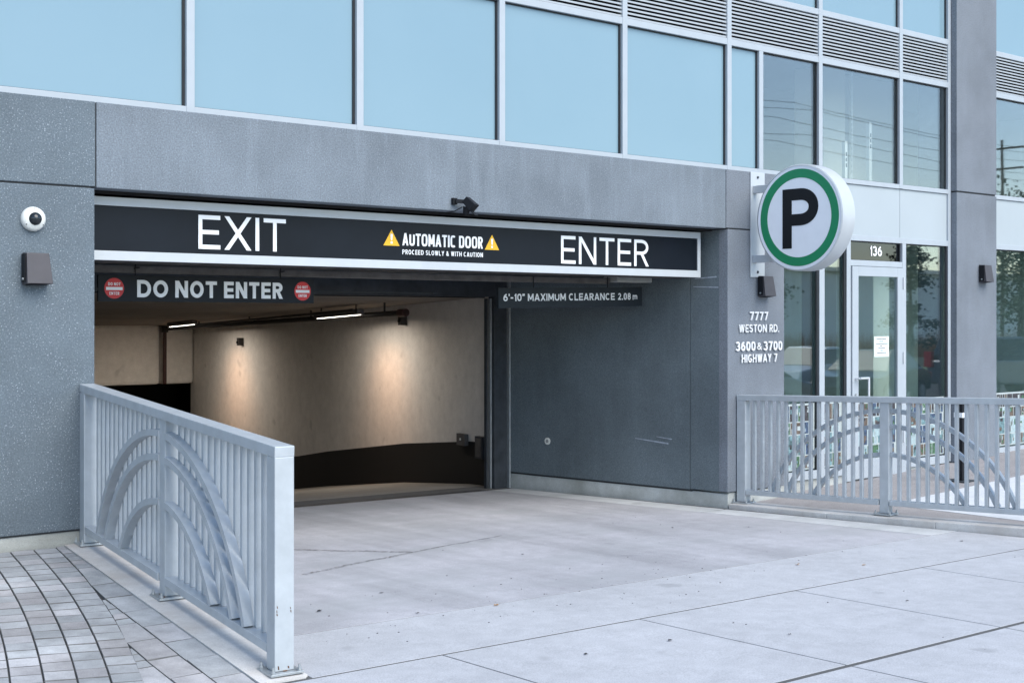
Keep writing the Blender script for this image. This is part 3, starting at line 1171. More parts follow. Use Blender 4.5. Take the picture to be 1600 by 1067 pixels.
MB().box(-4, 18, .04, .6, TOP, 9.0).build('wall_panel', M['stucco_pier'], B)
# rooms behind the glass
rm = MB()
rm.box(10.3, 13.15, 2.0, 2.1, -.1, 3.0)
rm.box(13.25, 18, 3.0, 3.1, -.1, 3.0)
rm.box(10.2, 10.3, .42, 5.7, -.1, 3.0)
rm.box(18.0, 18.1, .2, 5.7, -.1, 6.6)
rm.build('room_wall', M['room_dark'], B)
MB().box(10.3, 18, .2, 5.6, -.1, .05).build('room_floor', M['room_dark'], B)
MB().box(9.7, 18, .42, 5.6, 2.7, 3.09).build('room_ceiling', M['room'], B)
rm = MB()
rm.box(9.75, 18, 2.4, 2.5, 3.095, 4.9)
rm.box(9.75, 9.85, .2, 3.6, 3.095, 4.9)
rm.build('room_wall', M['room'], B)
MB().box(9.85, 18, .2, 3.6, 4.55, 4.6).build('room_ceiling', M['room'], B)
MB().box(12.75, 13.05, .55, .85, .05, 2.7).build('column', M['drywall'], B)
MB().box(13.6, 13.9, 1.9, 2.2, .05, 2.7).build('column', M['room'], B)
MB().box(12.45, 12.85, 1.0, 1.4, 3.1, 4.55).build('column', M['drywall'], B)
MB().box(13.2, 14.2, 1.2, 1.3, 3.1, 4.55).build('column', M['drywall'], B)
MB().box(11.3, 11.6, 1.5, 1.6, 3.1, 4.55).build('column', M['room'], B)

# ------------------------------------------------------------------ garage interior (parts of the building)
seg = [2.74, 3.4, 5, 7.3, 8.3, 10, 11.5, 13.2]
up_, lo_ = MB(), MB()
for a, b in zip(seg[:-1], seg[1:]):
    ba, bb = ramp_z(a) + .47, ramp_z(b) + .47
    # quad strips for wall face
    xa, xb = gwall_x(a), gwall_x(b)
    up_.add([(xa, a, ba), (xb, b, bb), (xb, b, ceil_z(b) + .1), (xa, a, ceil_z(a) + .1),
             (xa + .2, a, ba), (xb + .2, b, bb), (xb + .2, b, ceil_z(b) + .1), (xa + .2, a, ceil_z(a) + .1)],
            [(0, 3, 2, 1), (4, 5, 6, 7), (3, 7, 6, 2), (0, 1, 5, 4)])
    za, zb_ = ramp_z(a) - .05, ramp_z(b) - .05
    lo_.add([(xa - .003, a, za), (xb - .003, b, zb_), (xb - .003, b, bb), (xa - .003, a, ba),
             (xa + .2, a, za), (xb + .2, b, zb_), (xb + .2, b, bb), (xa + .2, a, ba)],
            [(0, 3, 2, 1), (4, 5, 6, 7), (3, 7, 6, 2), (0, 1, 5, 4)])
up_.build('garage_wall', M['gwall'], B)
lo_.build('painted_band', M['gblack'], B)
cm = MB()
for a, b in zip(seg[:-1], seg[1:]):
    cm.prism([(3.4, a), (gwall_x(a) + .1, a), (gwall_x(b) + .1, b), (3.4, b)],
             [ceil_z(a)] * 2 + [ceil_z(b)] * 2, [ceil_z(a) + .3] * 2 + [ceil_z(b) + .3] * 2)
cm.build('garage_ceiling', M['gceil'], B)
MB().box(3.4, 3.7, 2.9, 17, -2.2, 2.3).build('garage_wall', M['gceil'], B)
MB().box(3.4, 14, 16.5, 16.7, -2.2, 2.3).build('garage_wall', M['gblack'], B)  # end wall: darkness of the void under the header put into its colour
MB().box(12.2, 12.4, 13.2, 16.6, -2.2, 2.3).build('garage_wall', M['gblack'], B)  # side of that void, shade given by the black colour
MB().box(3.4, 14, 13.2, 16.6, 1.2, 1.4).build('garage_ceiling', M['gblack'], B)  # top of that void, blackened in place of real shade
h1 = MB().box(3.7, 10.18, 13.0, 13.4, .60, 1.62).build('header_wall', M['gwall'], B, bevel=.06)
h2 = MB().box(10.24, 10.80, 13.0, 13.4, .60, 1.62).build('header_wall', M['gwall'], B, bevel=.06)

# ------------------------------------------------------------------ roller door frame
RD = thing('roller_door_frame', 'dark steel frame of the open roller door across the garage mouth', 'door frame', (6.4, 2.74, 0))
xr = wall_x(2.74)
MB().box(xr - .185, xr - .015, 2.70, 2.80, -.2, 2.16).build('jamb', M['steel_dark'], RD, bevel=.004)
MB().box(xr - .012, xr + .008, 2.66, 2.72, -.2, 2.16).build('edge_strip', M['galv'], RD, bevel=.002)
MB().box(xr - .205, xr - .188, 2.74, 2.80, -.2, 1.92).build('guide_rail', M['galv'], RD, bevel=.002)
MB().box(xr - .245, xr - .232, 2.76, 2.80, -.2, 1.92).build('guide_rail', M['steel_dark'], RD)
MB().box(3.72, xr - .186, 2.70, 2.78, 1.937, 2.16).build('header', M['steel_dark'], RD, bevel=.003)
MB().box(3.75, xr - .25, 2.78, 2.80, 1.925, 1.960).build('weather_strip', M['black'], RD)
MB().box(3.70, 3.82, 2.70, 2.80, -.15, 1.935).build('jamb', M['steel_dark'], RD)

TD = thing('trench_drain', 'long dark trench drain grate across the garage threshold', 'drain', (6.3, 2.64, -.05))
MB().prism([(3.74, 2.56), (8.95, 2.56), (8.95, 2.72), (3.74, 2.72)], lambda x, y: zg(x, y) - .06, lambda x, y: zg(x, y) - .012).build('channel', M['black'], TD)
gr = MB()
x = 3.78
while x < 8.9:
    gr.prism([(x, 2.565), (x + .012, 2.565), (x + .012, 2.715), (x, 2.715)], lambda x, y: zg(x, y) - .011, lambda x, y: zg(x, y) + .001)
    x += .03
stuff(gr.build('grate', M['steel_soot'], TD))

# ------------------------------------------------------------------ main header sign
SG = thing('header_sign', 'long black sign box reading EXIT and ENTER above the garage opening', 'sign', (6.5, .2, 2.09))
sx0, sx1, sz0, sz1 = 3.50, 9.53, 2.092, 2.513
MB().box(sx0, sx1 - .002, .222, .40, sz0 + .004, sz1 - .004).build('cabinet', M['steel_dark'], SG)
MB().box(sx0, sx1 - .04, .208, .221, sz0 + .064, sz1 - .06).build('panel', M['sign_black'], SG)
MB().box(sx0, sx1, .198, .23, sz0, sz0 + .063).build('frame_bar', M['alu_bright'], SG, bevel=.002)
MB().box(sx0, sx1, .198, .23, sz1 - .058, sz1).build('frame_bar', M['alu_bright'], SG, bevel=.002)
MB().box(sx1 - .04, sx1, .1985, .23, sz0 + .063, sz1 - .058).build('frame_bar', M['alu_bright'], SG, bevel=.002)
FX = (1, 0, 0)
UZ = (0, 0, 1)
YS = .208
o = text_mesh('EXIT', .236, .695, .125, (4.385, YS, 2.190), FX, UZ).build('lettering', M['white'], SG)
o['label'] = 'thin white letters EXIT'
o = text_mesh('ENTER', .238, 1.065, .120, (7.775, YS, 2.178), FX, UZ, gap=.28).build('lettering', M['white'], SG)
o['label'] = 'thin white letters ENTER'
o = text_mesh('AUTOMATIC DOOR', .096, .80, .17, (6.117, YS, 2.274), FX, UZ, gap=.16, e=3.4).build('lettering', M['white'], SG)
o['label'] = 'narrow white letters AUTOMATIC DOOR'
o = text_mesh('PROCEED SLOWLY & WITH CAUTION', .037, .80, .155, (6.117, YS, 2.205), FX, UZ, gap=.34).build('lettering', M['white'], SG)
o['label'] = 'small white letters PROCEED SLOWLY & WITH CAUTION'
for xc in (6.015, 7.015):
    w, z0, z1 = .076, 2.268, 2.392
    t_ = MB().add([(xc - w, YS - .0015, z0), (xc + w, YS - .0015, z0), (xc, YS - .0015, z1)], [(0, 1, 2)])
    o = t_.build('warning_triangle', M['yellow'], SG)
    e_ = MB().add([(xc - .011, YS - .0025, z1 - .034), (xc - .006, YS - .0025, z0 + .042), (xc + .006, YS - .0025, z0 + .042), (xc + .011, YS - .0025, z1 - .034)], [(0, 1, 2, 3)])
    e_.box(xc - .009, xc + .009, YS - .0026, YS - .0016, z0 + .016, z0 + .032)
    e2 = e_.build('exclamation_mark', M['white'], None)
    e2.parent = o

# steel tube behind the sign, with the two hanging signs
TB = thing('hanger_beam', 'sooty grey steel tube running under the ceiling behind the sign box', 'steel tube', (6.5, .9, 2.03))
MB().box(3.62, 9.00, .87, .95, 2.035, 2.09).build('tube', M['steel_soot'], TB, bevel=.006)
MB().box(9.03, 9.50, .80, 1.0, 2.055, 2.155).build('bearing_block', M['plinth'], TB, bevel=.008)
MB().box(3.60, 9.2, .98, 1.06, 2.10, 2.16).build('angle', M['steel_dark'], TB)
MB().box(3.55, 9.5, .41, .47, 2.085, 2.14).build('angle', M['steel_soot'], TB)

DN = thing('do_not_enter_sign', 'long charcoal sign reading DO NOT ENTER hanging over the exit lane', 'sign', (4.8, .85, 1.83))
MB().box(3.935, 5.715, .852, .872, 1.828, 2.018).build('panel', M['sign_grey'], DN, bevel=.002)
YD = .852
for wd_, xa_, xb_ in (('DO', 4.228, 4.468), ('NOT', 4.526, 4.864), ('ENTER', 4.924, 5.430)):
    text_mesh(wd_, .125, xb_ - xa_, .215, (xa_, YD, 1.860), FX, UZ, gap=.24).build('lettering', M['white'], DN)
for i, xc in enumerate((4.055, 5.612)):
    d = disc_mb((xc, YD, 1.922), .074, FX, UZ, .001).build('roundel', M['red'], DN)
    bb = MB().box(xc - .062, xc + .062, YD - .0024, YD - .0012, 1.909, 1.931)
    text_mesh('DO NOT', .022, .092, .17, (xc - .046, YD - .001, 1.942), FX, UZ, .0012, mb=bb)
    text_mesh('ENTER', .022, .074, .17, (xc - .037, YD - .001, 1.875), FX, UZ, .0012, mb=bb)
    o = bb.build('roundel_print', M['white'], None)
    o.parent = d
for x in (4.22, 5.42):
    w_ = MB()
    w_.cyl((x, .862, 2.0185), (x, .862, 2.10), .004, 6)
    w_.cyl((x - .01, .86, 2.065), (x + .03, .855, 2.075), .005, 6)
    w_.build('hanger_wire', M['black'], DN)
MB().box(3.70, 3.934, .856, .866, 1.905, 1.925).build('side_strap', M['black'], DN)
MB().box(5.716, 6.9, .858, .866, 1.915, 1.927).build('side_strap', M['black'], DN)

CL = thing('clearance_sign', 'charcoal sign reading 6-10 maximum clearance 2.08 m hanging over the entry lane', 'sign', (8.5, .85, 1.8))
tl = math.radians(1.0)
rt_, upv = Vector((math.cos(tl), 0, math.sin(tl))), Vector((-math.sin(tl), 0, math.cos(tl)))
po = Vector((7.615, .852, 1.797))
p_ = MB()
cs = [po, po + rt_ * 1.80, po + rt_ * 1.80 + upv * .182, po + upv * .182]
p_.add(cs + [q + Vector((0, .02, 0)) for q in cs], [(0, 1, 2, 3), (7, 6, 5, 4), (0, 4, 5, 1), (1, 5, 6, 2), (2, 6, 7, 3), (3, 7, 4, 0)])
p_.build('panel', plain('clearance_panel', (.022, .028, .034), .5, 0, .2, 3, spec=.2), CL)
text_mesh("6'-10\" MAXIMUM CLEARANCE", .066, 1.375, .20, po + rt_ * .055 + upv * .062, rt_, upv, .0012, gap=.26).build('lettering', M['white'], CL)
text_mesh("2.08", .066, .17, .20, po + rt_ * 1.475 + upv * .062, rt_, upv, .0012, gap=.26).build('lettering', M['white'], CL)
text_mesh('m', .070, .062, .16, po + rt_ * 1.672 + upv * .062, rt_, upv, .0012).build('lettering', M['white'], CL)
for s_ in (.42, 1.35):
    q = po + rt_ * s_ + upv * .182
    MB().cyl(q + Vector((0, .01, .0005)), q + Vector((0, .01, .10)), .004, 6).build('hanger_wire', M['black'], CL)

# ------------------------------------------------------------------ P blade sign
PS = thing('parking_sign', 'round white blade sign with green ring and black letter P', 'parking sign', (10.05, 0, 2.1))
xf, yc, zc, R = 9.95, -.612, 2.628, .487
MB().box(10.0, 10.205, -.012, -.001, 2.10, 3.10).build('mounting_plate', M['alu_bright'], PS, bevel=.002)
for z in (2.93, 2.27):
    MB().box(10.03, 10.085, -.22, -.013, z - .035, z + .035).build('bracket_arm', M['alu_bright'], PS, bevel=.003)
for z in (3.05, 2.15):
    MB().cyl((10.10, -.0125, z), (10.10, -.020, z), .012).build('bolt', M['steel_dark'], PS)
# drum
n = 72
dm = MB()
vs = []
for (xx, rr) in ((xf + .000, R - .012), (xf + .008, R), (xf + .185, R), (xf + .191, R - .01)):
    for i in range(n):
        t = 2 * math.pi * i / n
        vs.append((xx, yc + rr * math.cos(t), zc + rr * math.sin(t)))
fs = []
for k in range(3):
    for i in range(n):
        j = (i + 1) % n
        fs.append((k * n + i, k * n + j, (k + 1) * n + j, (k + 1) * n + i))
fs.append(tuple(range(3 * n, 4 * n)))
dm.add(vs, fs)
drum = dm.build('rim', M['alu_bright'], PS, smooth=True)
bm = bmesh.new()
bm.from_mesh(drum.data)
bmesh.ops.recalc_face_normals(bm, faces=bm.faces)
for e in bm.edges:
    if len(e.link_faces) == 2 and e.calc_face_angle(0) > .5:
        e.smooth = False
bm.to_mesh(drum.data)
bm.free()
RY = (0, -1, 0)
fc = disc_mb((xf + .010, yc, zc), R - .011, RY, UZ, .004, 72).build('face', M['pface'], PS)
disc_mb((xf + .006, yc, zc), .444, RY, UZ, .002, 72, r_in=.363).build('green_ring', M['green'], PS)
text_mesh('P', .545, .405, .195, (xf + .0055, yc + .185, zc - .28), RY, UZ, .002).build('letter', M['black'], PS)

# ------------------------------------------------------------------ wall lights, cameras


def wall_light(x, z, label, w=.15, h=.20):
    t = thing('wall_light', label, 'wall light', (x, 0, z), 'bronze box wall lights on the stucco')
    b = MB()
    d0, d1 = .075, .10
    b.add([(x - w / 2, -.003, z), (x + w / 2 + .012, -.003, z), (x + w / 2 - .004, -.003, z + h), (x - w / 2 + .004, -.003, z + h),
           (x - w / 2, -d1, z + .006), (x + w / 2 + .012, -d1, z + .006), (x + w / 2 - .004, -d0, z + h - .004), (x - w / 2 + .004, -d0, z + h - .004)],
          [(0, 3, 2, 1), (4, 5, 6, 7), (0, 1, 5, 4), (1, 2, 6, 5), (2, 3, 7, 6), (3, 0, 4, 7)])
    b.build('housing', M['bronze'], t, bevel=.004)
    MB().box(x - w / 2 - .006, x - w / 2 - .001, -.07, -.012, z + .015, z + h - .01).build('back_box', M['black'], t)
    MB().box(x - w / 2 + .02, x + w / 2 - .02, -.085, -.01, z - .004, z - .0005).build('lens', M['sign_grey'], t)
    MB().cyl((x - w / 2 - .0065, -.045, z + .035), (x - w / 2 - .014, -.045, z + .035), .008).build('screw', M['galv'], t)
    return t


wall_light(3.155, 1.915, 'bronze box wall light under the white dome camera')
wall_light(10.185, 1.915, 'bronze box wall light below the round P sign')
wall_light(14.055, 2.12, 'bronze box wall light on the pillar right of the door')

DC = thing('dome_camera', 'round white dome security camera with dark bubble on the left pier', 'security camera', (3.147, 0, 2.325))


def lathe(c, prof, axis=(0, -1, 0), n=40):
    """prof: list of (distance along axis, radius)"""
    a = Vector(axis)
    x = Vector((1, 0, 0))
    z = a.cross(x)
    vs = []
    for d, r in prof:
        for i in range(n):
            t = 2 * math.pi * i / n
            vs.append(Vector(c) + a * d + x * r * math.cos(t) + z * r * math.sin(t))
    fs = []
    for k in range(len(prof) - 1):
        for i in range(n):
            j = (i + 1) % n
            fs.append((k * n + i, (k + 1) * n + i, (k + 1) * n + j, k * n + j))
    fs.append(tuple(range((len(prof) - 1) * n, len(prof) * n))[::-1])
    return MB().add(vs, fs)


def fixn(o):
    bm = bmesh.new()
    bm.from_mesh(o.data)
    bmesh.ops.recalc_face_normals(bm, faces=bm.faces)
    bm.to_mesh(o.data)
    bm.free()
    return o


cc = (3.147, -.002, 2.325)
fixn(lathe(cc, [(0, .076), (.012, .077), (.026, .074), (.040, .064), (.048, .046), (.050, .040)]).build('body', M['cam_white'], DC, smooth=True))
fixn(lathe(cc, [(.0505, .041)] + [(.05 + .034 * math.sin(t), .039 * math.cos(t)) for t in (.25, .55, .85, 1.15, 1.4, 1.52)]).build('bubble', M['car_glass'], DC, smooth=True))
for k, a in enumerate((90, 215, 325)):
    t = math.radians(a)
    p = Vector(cc) + Vector((math.cos(t) * .064, -.036, math.sin(t) * .064))
    MB().cyl(p, p + Vector((0, -.006, 0)), .0035, 8).build('screw', M['black'], DC)

FC = thing('motion_sensor', 'small black hooded sensor on an arm at the lower edge of the beam', 'sensor', (6.50, 0, 2.58))
MB().box(6.435, 6.475, -.03, -.001, 2.595, 2.645).build('wall_mount', M['black'], FC, bevel=.003)
MB().bar((6.46, -.03, 2.62), (6.52, -.08, 2.615), .03, .03).build('arm', M['black'], FC)
hb = MB()
hc = Vector((6.545, -.10, 2.60))
ax = Vector((.35, -.55, -.62)).normalized()
sd = Vector((.86, .51, 0)).normalized()
un = sd.cross(ax).normalized()
if un.z < 0:
    un = -un
vs = []
for s0, w, h in ((-.05, .035, .028), (.05, .052, .034)):
    for a, b in ((-1, -1), (1, -1), (1, 1), (-1, 1)):
        vs.append(hc + ax * s0 + sd * a * w + un * b * h)
hb.add(vs, [(3, 2, 1, 0), (4, 5, 6, 7), (0, 1, 5, 4), (1, 2, 6, 5), (2, 3, 7, 6), (3, 0, 4, 7)])
fixn(hb.build('hood', M['black'], FC, bevel=.004))
MB().bar(hc + ax * .03 - un * .034, hc + ax * .10 - un * .030 , .08, .006, up=un).build('visor', M['black'], FC)
fixn(MB().cyl(hc - un * .034, hc - un * .085 + ax * .03, .034, 14, .022).build('lens', M['black'], FC))
MB().path([(6.50, -.06, 2.575), (6.45, -.02, 2.54), (6.40, .10, 2.53)], .004, 6).build('cable', M['black'], FC)

# ------------------------------------------------------------------ address lettering
AL = thing('address_lettering', 'raised white letters with street numbers on the pier under the P sign', 'lettering', (10.12, 0, 1.29))
for txt, x0, x1, z0, z1, th in (('7777', 9.985, 10.25, 1.692, 1.772, .17), ('WESTON RD.', 9.829, 10.412, 1.578, 1.652, .15),
                                ('3600', 9.783, 10.062, 1.402, 1.490, .18), ('&', 10.090, 10.156, 1.410, 1.478, .125), ('3700', 10.185, 10.462, 1.402, 1.490, .18), ('HIGHWAY 7', 9.865, 10.385, 1.292, 1.370, .15)):
    o = text_mesh(txt, z1 - z0, x1 - x0, th, (x0, -.006, z0), FX, UZ, .012, gap=.30).build('text_line', M['lett'], AL)
    o['label'] = 'line reading ' + txt

NU = tag(text_mesh('136', .105, .215, .19, (12.055, YG - .004, 2.368), FX, UZ, .001, gap=.2, e=2.6).build('door_number', M['white'], None),
         'white number 136 on the dark glass above the door', 'door number')
nt = thing('notice', 'white printed paper notice taped inside the door glass', 'notice', (12.21, YF, 1.31))
MB().box(12.085, 12.345, YF + .0005, YF + .004, 1.305, 1.520).build('sheet', M['paper'], nt)
ik = MB()
for i, (a, b) in enumerate([(.04, .20), (.09, .15), (.03, .22), (.10, .13), (.07, .18), (.11, .14), (.05, .2)]):
    z = 1.495 - i * .024
    x = 12.085 + a
    while x < 12.085 + b:
        w = rf.uniform(.008, .02)
        ik.box(x, x + w, YF - .0008, YF + .0002, z - .008, z)
        x += w + .004
ik.build('print', M['ink'], nt)

# sticker / push button on recess wall
BT = thing('round_button', 'small round white button plate on the dark recess wall', 'button plate', (wall_x(2.16), 2.16, .435))
dv = Vector((.155, -.988, 0)).normalized()
nv = Vector((-.988, -.155, 0)).normalized()
bc = Vector((wall_x(2.16), 2.16, .435))
disc_mb(bc + nv * .001, .036, dv, UZ, .008).build('plate', M['cam_white'], BT)
disc_mb(bc + nv * .0092, .014, dv, UZ, .004, r_in=.008).build('ring', M['steel_soot'], BT)

# ------------------------------------------------------------------ garage fittings


def on_wall(y, z, off=0.):
    return Vector((gwall_x(y) - off, y, z))


wd = Vector((.157, .9876, 0))
wn_ = Vector((-.9876, .157, 0))


def wbox(name, label, cat, y, z0, z1, w, d, mat, group=None):
    t = thing(name, label, cat, (gwall_x(y), y, z0), group)
    a = on_wall(y, 0, .004)
    b = MB()
    p = [a - wd * w / 2, a + wd * w / 2]
    q = [p[0] + wn_ * d, p[1] + wn_ * d]
    b.prism([(p[0].x, p[0].y), (q[0].x, q[0].y), (q[1].x, q[1].y), (p[1].x, p[1].y)][::-1], z0, z1)
    fixn(b.build('box', mat, t, bevel=.003))
    return t, a


t, a = wbox('electrical_box', 'small grey metal box with a white knob at the black band inside', 'electrical box', 3.50, .30, .43, .19, .05, M['steel_soot'])
MB().cyl(a + wn_ * .051 + Vector((0, 0, .37)), a + wn_ * .058 + Vector((0, 0, .37)), .014).build('knob', M['cam_white'], t)
t, a = wbox('junction_box', 'larger dark grey metal box beside the garage door track', 'electrical box', 3.08, .19, .43, .17, .06, M['steel_dark'])
MB().prism([((a + wn_ * .061 - wd * .06).x, (a + wn_ * .061 - wd * .06).y), ((a + wn_ * .061 + wd * .06).x, (a + wn_ * .061 + wd * .06).y),
            ((a + wn_ * .066 + wd * .06).x, (a + wn_ * .066 + wd * .06).y), ((a + wn_ * .066 - wd * .06).x, (a + wn_ * .066 - wd * .06).y)], .21, .41).build('cover', M['steel_soot'], t)
for yy, z, lb in ((10.6, 1.36, 'small dark sensor box high on the far part of the garage wall'), (4.95, 1.70, 'small dark sensor box high on the near part of the garage wall')):
    t, a = wbox('wall_sensor', lb, 'sensor', yy, z - .07, z + .05, .09, .08, M['darkpipe'], 'dark sensor boxes on the garage wall')
    MB().cyl(a + wn_ * .081 + Vector((0, 0, z - .02)), a + wn_ * .10 + Vector((0, 0, z - .02)), .018).build('lens', M['black'], t)


def tube_light(y, off, z, L, label, power, aim_z):
    t = thing('tube_light', label, 'tube light', (gwall_x(y) - off, y, z), 'slim tube lights under the garage ceiling')
    c_ = on_wall(y, z, off)
    sl = Vector((0, 0, -.0345 * L / 2))
    MB().bar(c_ - wd * L / 2 - sl + Vector((0, 0, .035)), c_ + wd * L / 2 + sl + Vector((0, 0, .035)), .09, .06).build('housing', M['steel_soot'], t, bevel=.004)
    MB().bar(c_ - wd * L / 2 * .97 - sl, c_ + wd * L / 2 * .97 + sl, .022, .006).build('diffuser', M['tube'], t)
    for s_ in (-.8, .8):
        q = c_ + wd * L / 2 * s_ + Vector((0, 0, .066))
        MB().cyl(q, (q.x, q.y, ceil_z(q.y) + .01), .008, 8).build('hanger_rod', M['darkpipe'], t)
    ld = bpy.data.lights.new('tube_light_lamp', 'SPOT')
    ld.energy = power
    ld.color = (1.0, .66, .40)
    ld.spot_size = math.radians(52)
    ld.spot_blend = 1.0
    ld.shadow_soft_size = .03
    lo = bpy.data.objects.new('tube_light_lamp', ld)
    COL.objects.link(lo)
    tgt = on_wall(y, aim_z)
    src = c_ + Vector((0, 0, -.03)) + wn_ * -.03
    zl = (src - tgt).normalized()
    xl = wd.cross(zl).cross(zl).normalized() * -1
    yl = zl.cross(xl)
    ld = bpy.data.lights.new('tube_light_lamp', 'AREA')
    ld.shape = 'RECTANGLE'
    ld.size, ld.size_y = L * .55, .06
    ld.spread = math.radians(76)
    ld.energy = power
    ld.color = (1.0, .48, .22)
    lo = bpy.data.objects.new('tube_light_lamp', ld)
    COL.objects.link(lo)
    lo.matrix_world = Matrix.Translation(src) @ Matrix((xl, yl, zl)).transposed().to_4x4()
    ad = bpy.data.lights.new('tube_light_strip', 'AREA')
    ad.shape = 'RECTANGLE'
    ad.size, ad.size_y = L * .9, .05
    ad.energy = power * 12
    ad.color = (1.0, .88, .74)
    ao = bpy.data.objects.new('tube_light_strip', ad)
    COL.objects.link(ao)
    ao.location = c_ + Vector((0, 0, -.012))
    ao.rotation_euler = (0, 0, math.atan2(wd.y, wd.x))
    return t


tube_light(10.86, .95, 1.60, 1.25, 'far slim tube light near the ceiling pipe', 1.0, .36)
tube_light(5.45, .72, 1.73, 1.30, 'near slim tube light below the ceiling pipe', .72, .66)

SP = thing('sprinkler_pipe', 'dark red sprinkler pipe running below the garage ceiling and down the header', 'pipe', (9.5, 8, 1.6))
pa, pb = Vector((gwall_x(3.9) - .58, 3.9, 1.775)), Vector((10.21, 12.88, 1.54))
MB().cyl(pa, pb, .032, 12).build('main_pipe', M['darkpipe'], SP)
MB().cyl(pb + Vector((0, 0, .03)), pb + Vector((0, 0, -.93)), .030, 12).build('drop_pipe', M['pipe'], SP)
MB().cyl(pb + Vector((0, 0, .05)), pb + Vector((0, 0, -.06)), .055, 12).build('elbow', M['darkpipe'], SP)
MB().cyl(pa, pa + (pb - pa).normalized() * .16, .045, 12).build('end_cap', M['pipe'], SP)
for s_ in (.06, .3, .55, .8):
    q = pa.lerp(pb, s_)
    MB().cyl(q, (q.x, q.y, ceil_z(q.y) + .01), .012, 8).build('hanger_rod', M['darkpipe'], SP)
CD = thing('conduit', 'thin dark conduit beside the sprinkler pipe under the garage ceiling', 'conduit', (9.0, 7, 1.6))
MB().cyl(pa + Vector((-.10, .9, .03)), pb + Vector((-.12, -.4, .03)), .016, 8).build('tube', M['darkpipe'], CD)


# ------------------------------------------------------------------ railings
def railing(line, side, tops, bots, label, ys_):
    """line: plan x as a function of y; side: -1 or +1, the plaza side that carries the arches;
    tops, bots: height functions of y; ys_: the three posts"""
    t = thing('railing', label, 'railing', (line(ys_[1]), ys_[1], bots(ys_[1])), 'pale blue arched railings along the driveway')
    d = Vector((line(ys_[2]) - line(ys_[0]), ys_[2] - ys_[0], 0)).normalized()
    nrm = Vector((-d.y, d.x, 0))
    if nrm.x * side < 0:
        nrm = -nrm

    def P(y, z, off=0.):
        return Vector((line(y), y, z)) + nrm * off
    PW, PD = .092, .098
    for i, y in enumerate(ys_):
        b = P(y, bots(y) + .013)
        tt = P(y, tops(y) - .052)
        MB().bar(b, tt, PD if i != 1 else .078, PW if i != 1 else .085, up=d).build('post', M['rail'], t, bevel=.005)
        bp = MB().bar(P(y, bots(y)), P(y, bots(y) + .012), .165, .165, up=d).build('base_plate', M['galv'], t, bevel=.002)
        for a, c2 in ((-1, -1), (1, -1), (1, 1), (-1, 1)):
            q = P(y, bots(y) + .0125) + nrm * a * .066 + d * c2 * .066
            o_ = MB().cyl(q, q + Vector((0, 0, .012)), .011, 6).cyl(q, q + Vector((0, 0, .028)), .006, 6).build('bolt', M['galv'], t)
        rt = MB()
        for _ in range(3):
            u = Vector((random.uniform(-1, 1), random.uniform(-1, 1), 0)) * .055
            q = P(y, bots(y) + .0135) + u
            rt.cyl(q, q + Vector((0, 0, .0015)), random.uniform(.008, .016), 7)
        rt.build('rust_patch', M['rust'], t)
    chip = MB()
    q0 = P(ys_[2], 0) + d * (PW / 2 + .0008)
    for a_, z_ in ((-.030, .30), (-.032, .285), (.036, .31), (.038, .29), (.037, .275), (.03, .03), (-.02, .028)):
        q = q0 + nrm * a_ + Vector((0, 0, bots(ys_[2]) + z_))
        w_, h_ = random.uniform(.002, .005), random.uniform(.004, .010)
        chip.add([q - nrm * w_ - Vector((0, 0, h_)), q + nrm * w_ * .6 - Vector((0, 0, h_ * .7)), q + nrm * w_ + Vector((0, 0, h_)), q - nrm * w_ * .5 + Vector((0, 0, h_ * .8))], [(0, 1, 2, 3), (3, 2, 1, 0)])
    stuff(chip.build('paint_chips', M['rust'], t))
    y0, y2 = ys_[0], ys_[2]
    ex = .048
    yA, yB = y0 + ex, y2 - ex
    MB().bar(P(yA, tops(yA) - .026), P(yB, tops(yB) - .026), .100, .052).build('top_rail', M['rail'], t, bevel=.005)
    BR = .082

    def zb(y):
        return bots(y) + BR
    for a, b in ((ys_[0], ys_[1]), (ys_[1], ys_[2])):
        ya_, yb_ = a - .05, b + .05
        MB().bar(P(ya_, zb(ya_) + .0215), P(yb_, zb(yb_) + .0215), .094, .043).build('bottom_rail', M['rail'], t, bevel=.004)
        nb = 15
        for i in range(1, nb + 1):
            y = ya_ + (yb_ - ya_) * i / (nb + 1)
            MB().bar(P(y, zb(y) + .0435, -.024), P(y, tops(y) - .053, -.024), .034, .026, up=d).build('baluster', M['rail'], t)
    # arches: curved flat bars on the plaza side, one half on either side of the centre post
    ym = ys_[1]
    for hw, h in ((1.12, .775), (.97, .640), (.70, .395)):
        Rr = (hw * hw + h * h) / (2 * h)
        for sg in (-1, 1):
            sec = []
            N = 44
            a_end = math.acos((Rr - h) / Rr) if h < Rr else math.pi / 2 + math.asin((h - Rr) / Rr)
            for i in range(N + 1):
                al = .042 / Rr + (a_end - .042 / Rr) * i / N
                rr = Rr
                s_ = rr * math.sin(al)
                zz_ = h - Rr + rr * math.cos(al)
                y = ym + sg * s_
                c0 = P(y, zb(ym) + .042 + zz_ + (zb(y) - zb(ym)), 0)
                rad = (d * (-sg) * math.sin(al) + Vector((0, 0, 1)) * math.cos(al)).normalized()
                if i == N:
                    c0 = c0 + Vector((0, 0, .004))
                wv = (.0007 if sg < 0 else .0002) * math.sin(s_ / .098 * 6.283)
                sec.append([c0 + rad * .018 - nrm * .006, c0 + rad * .018 + nrm * .046,
                            c0 - rad * .018 + nrm * .046, c0 - rad * .018 - nrm * .006])
            vs = [q for s4 in sec for q in s4]
            fs = [(0, 1, 2, 3), tuple(4 * N + k for k in (3, 2, 1, 0))]
            for i in range(N):
                for k in range(4):
                    j = (k + 1) % 4
                    fs.append((4 * i + k, 4 * i + 4 + k, 4 * i + 4 + j, 4 * i + j))
            fixn(MB().add(vs, fs).build('arch_bar', M['rail'], t))
    return t


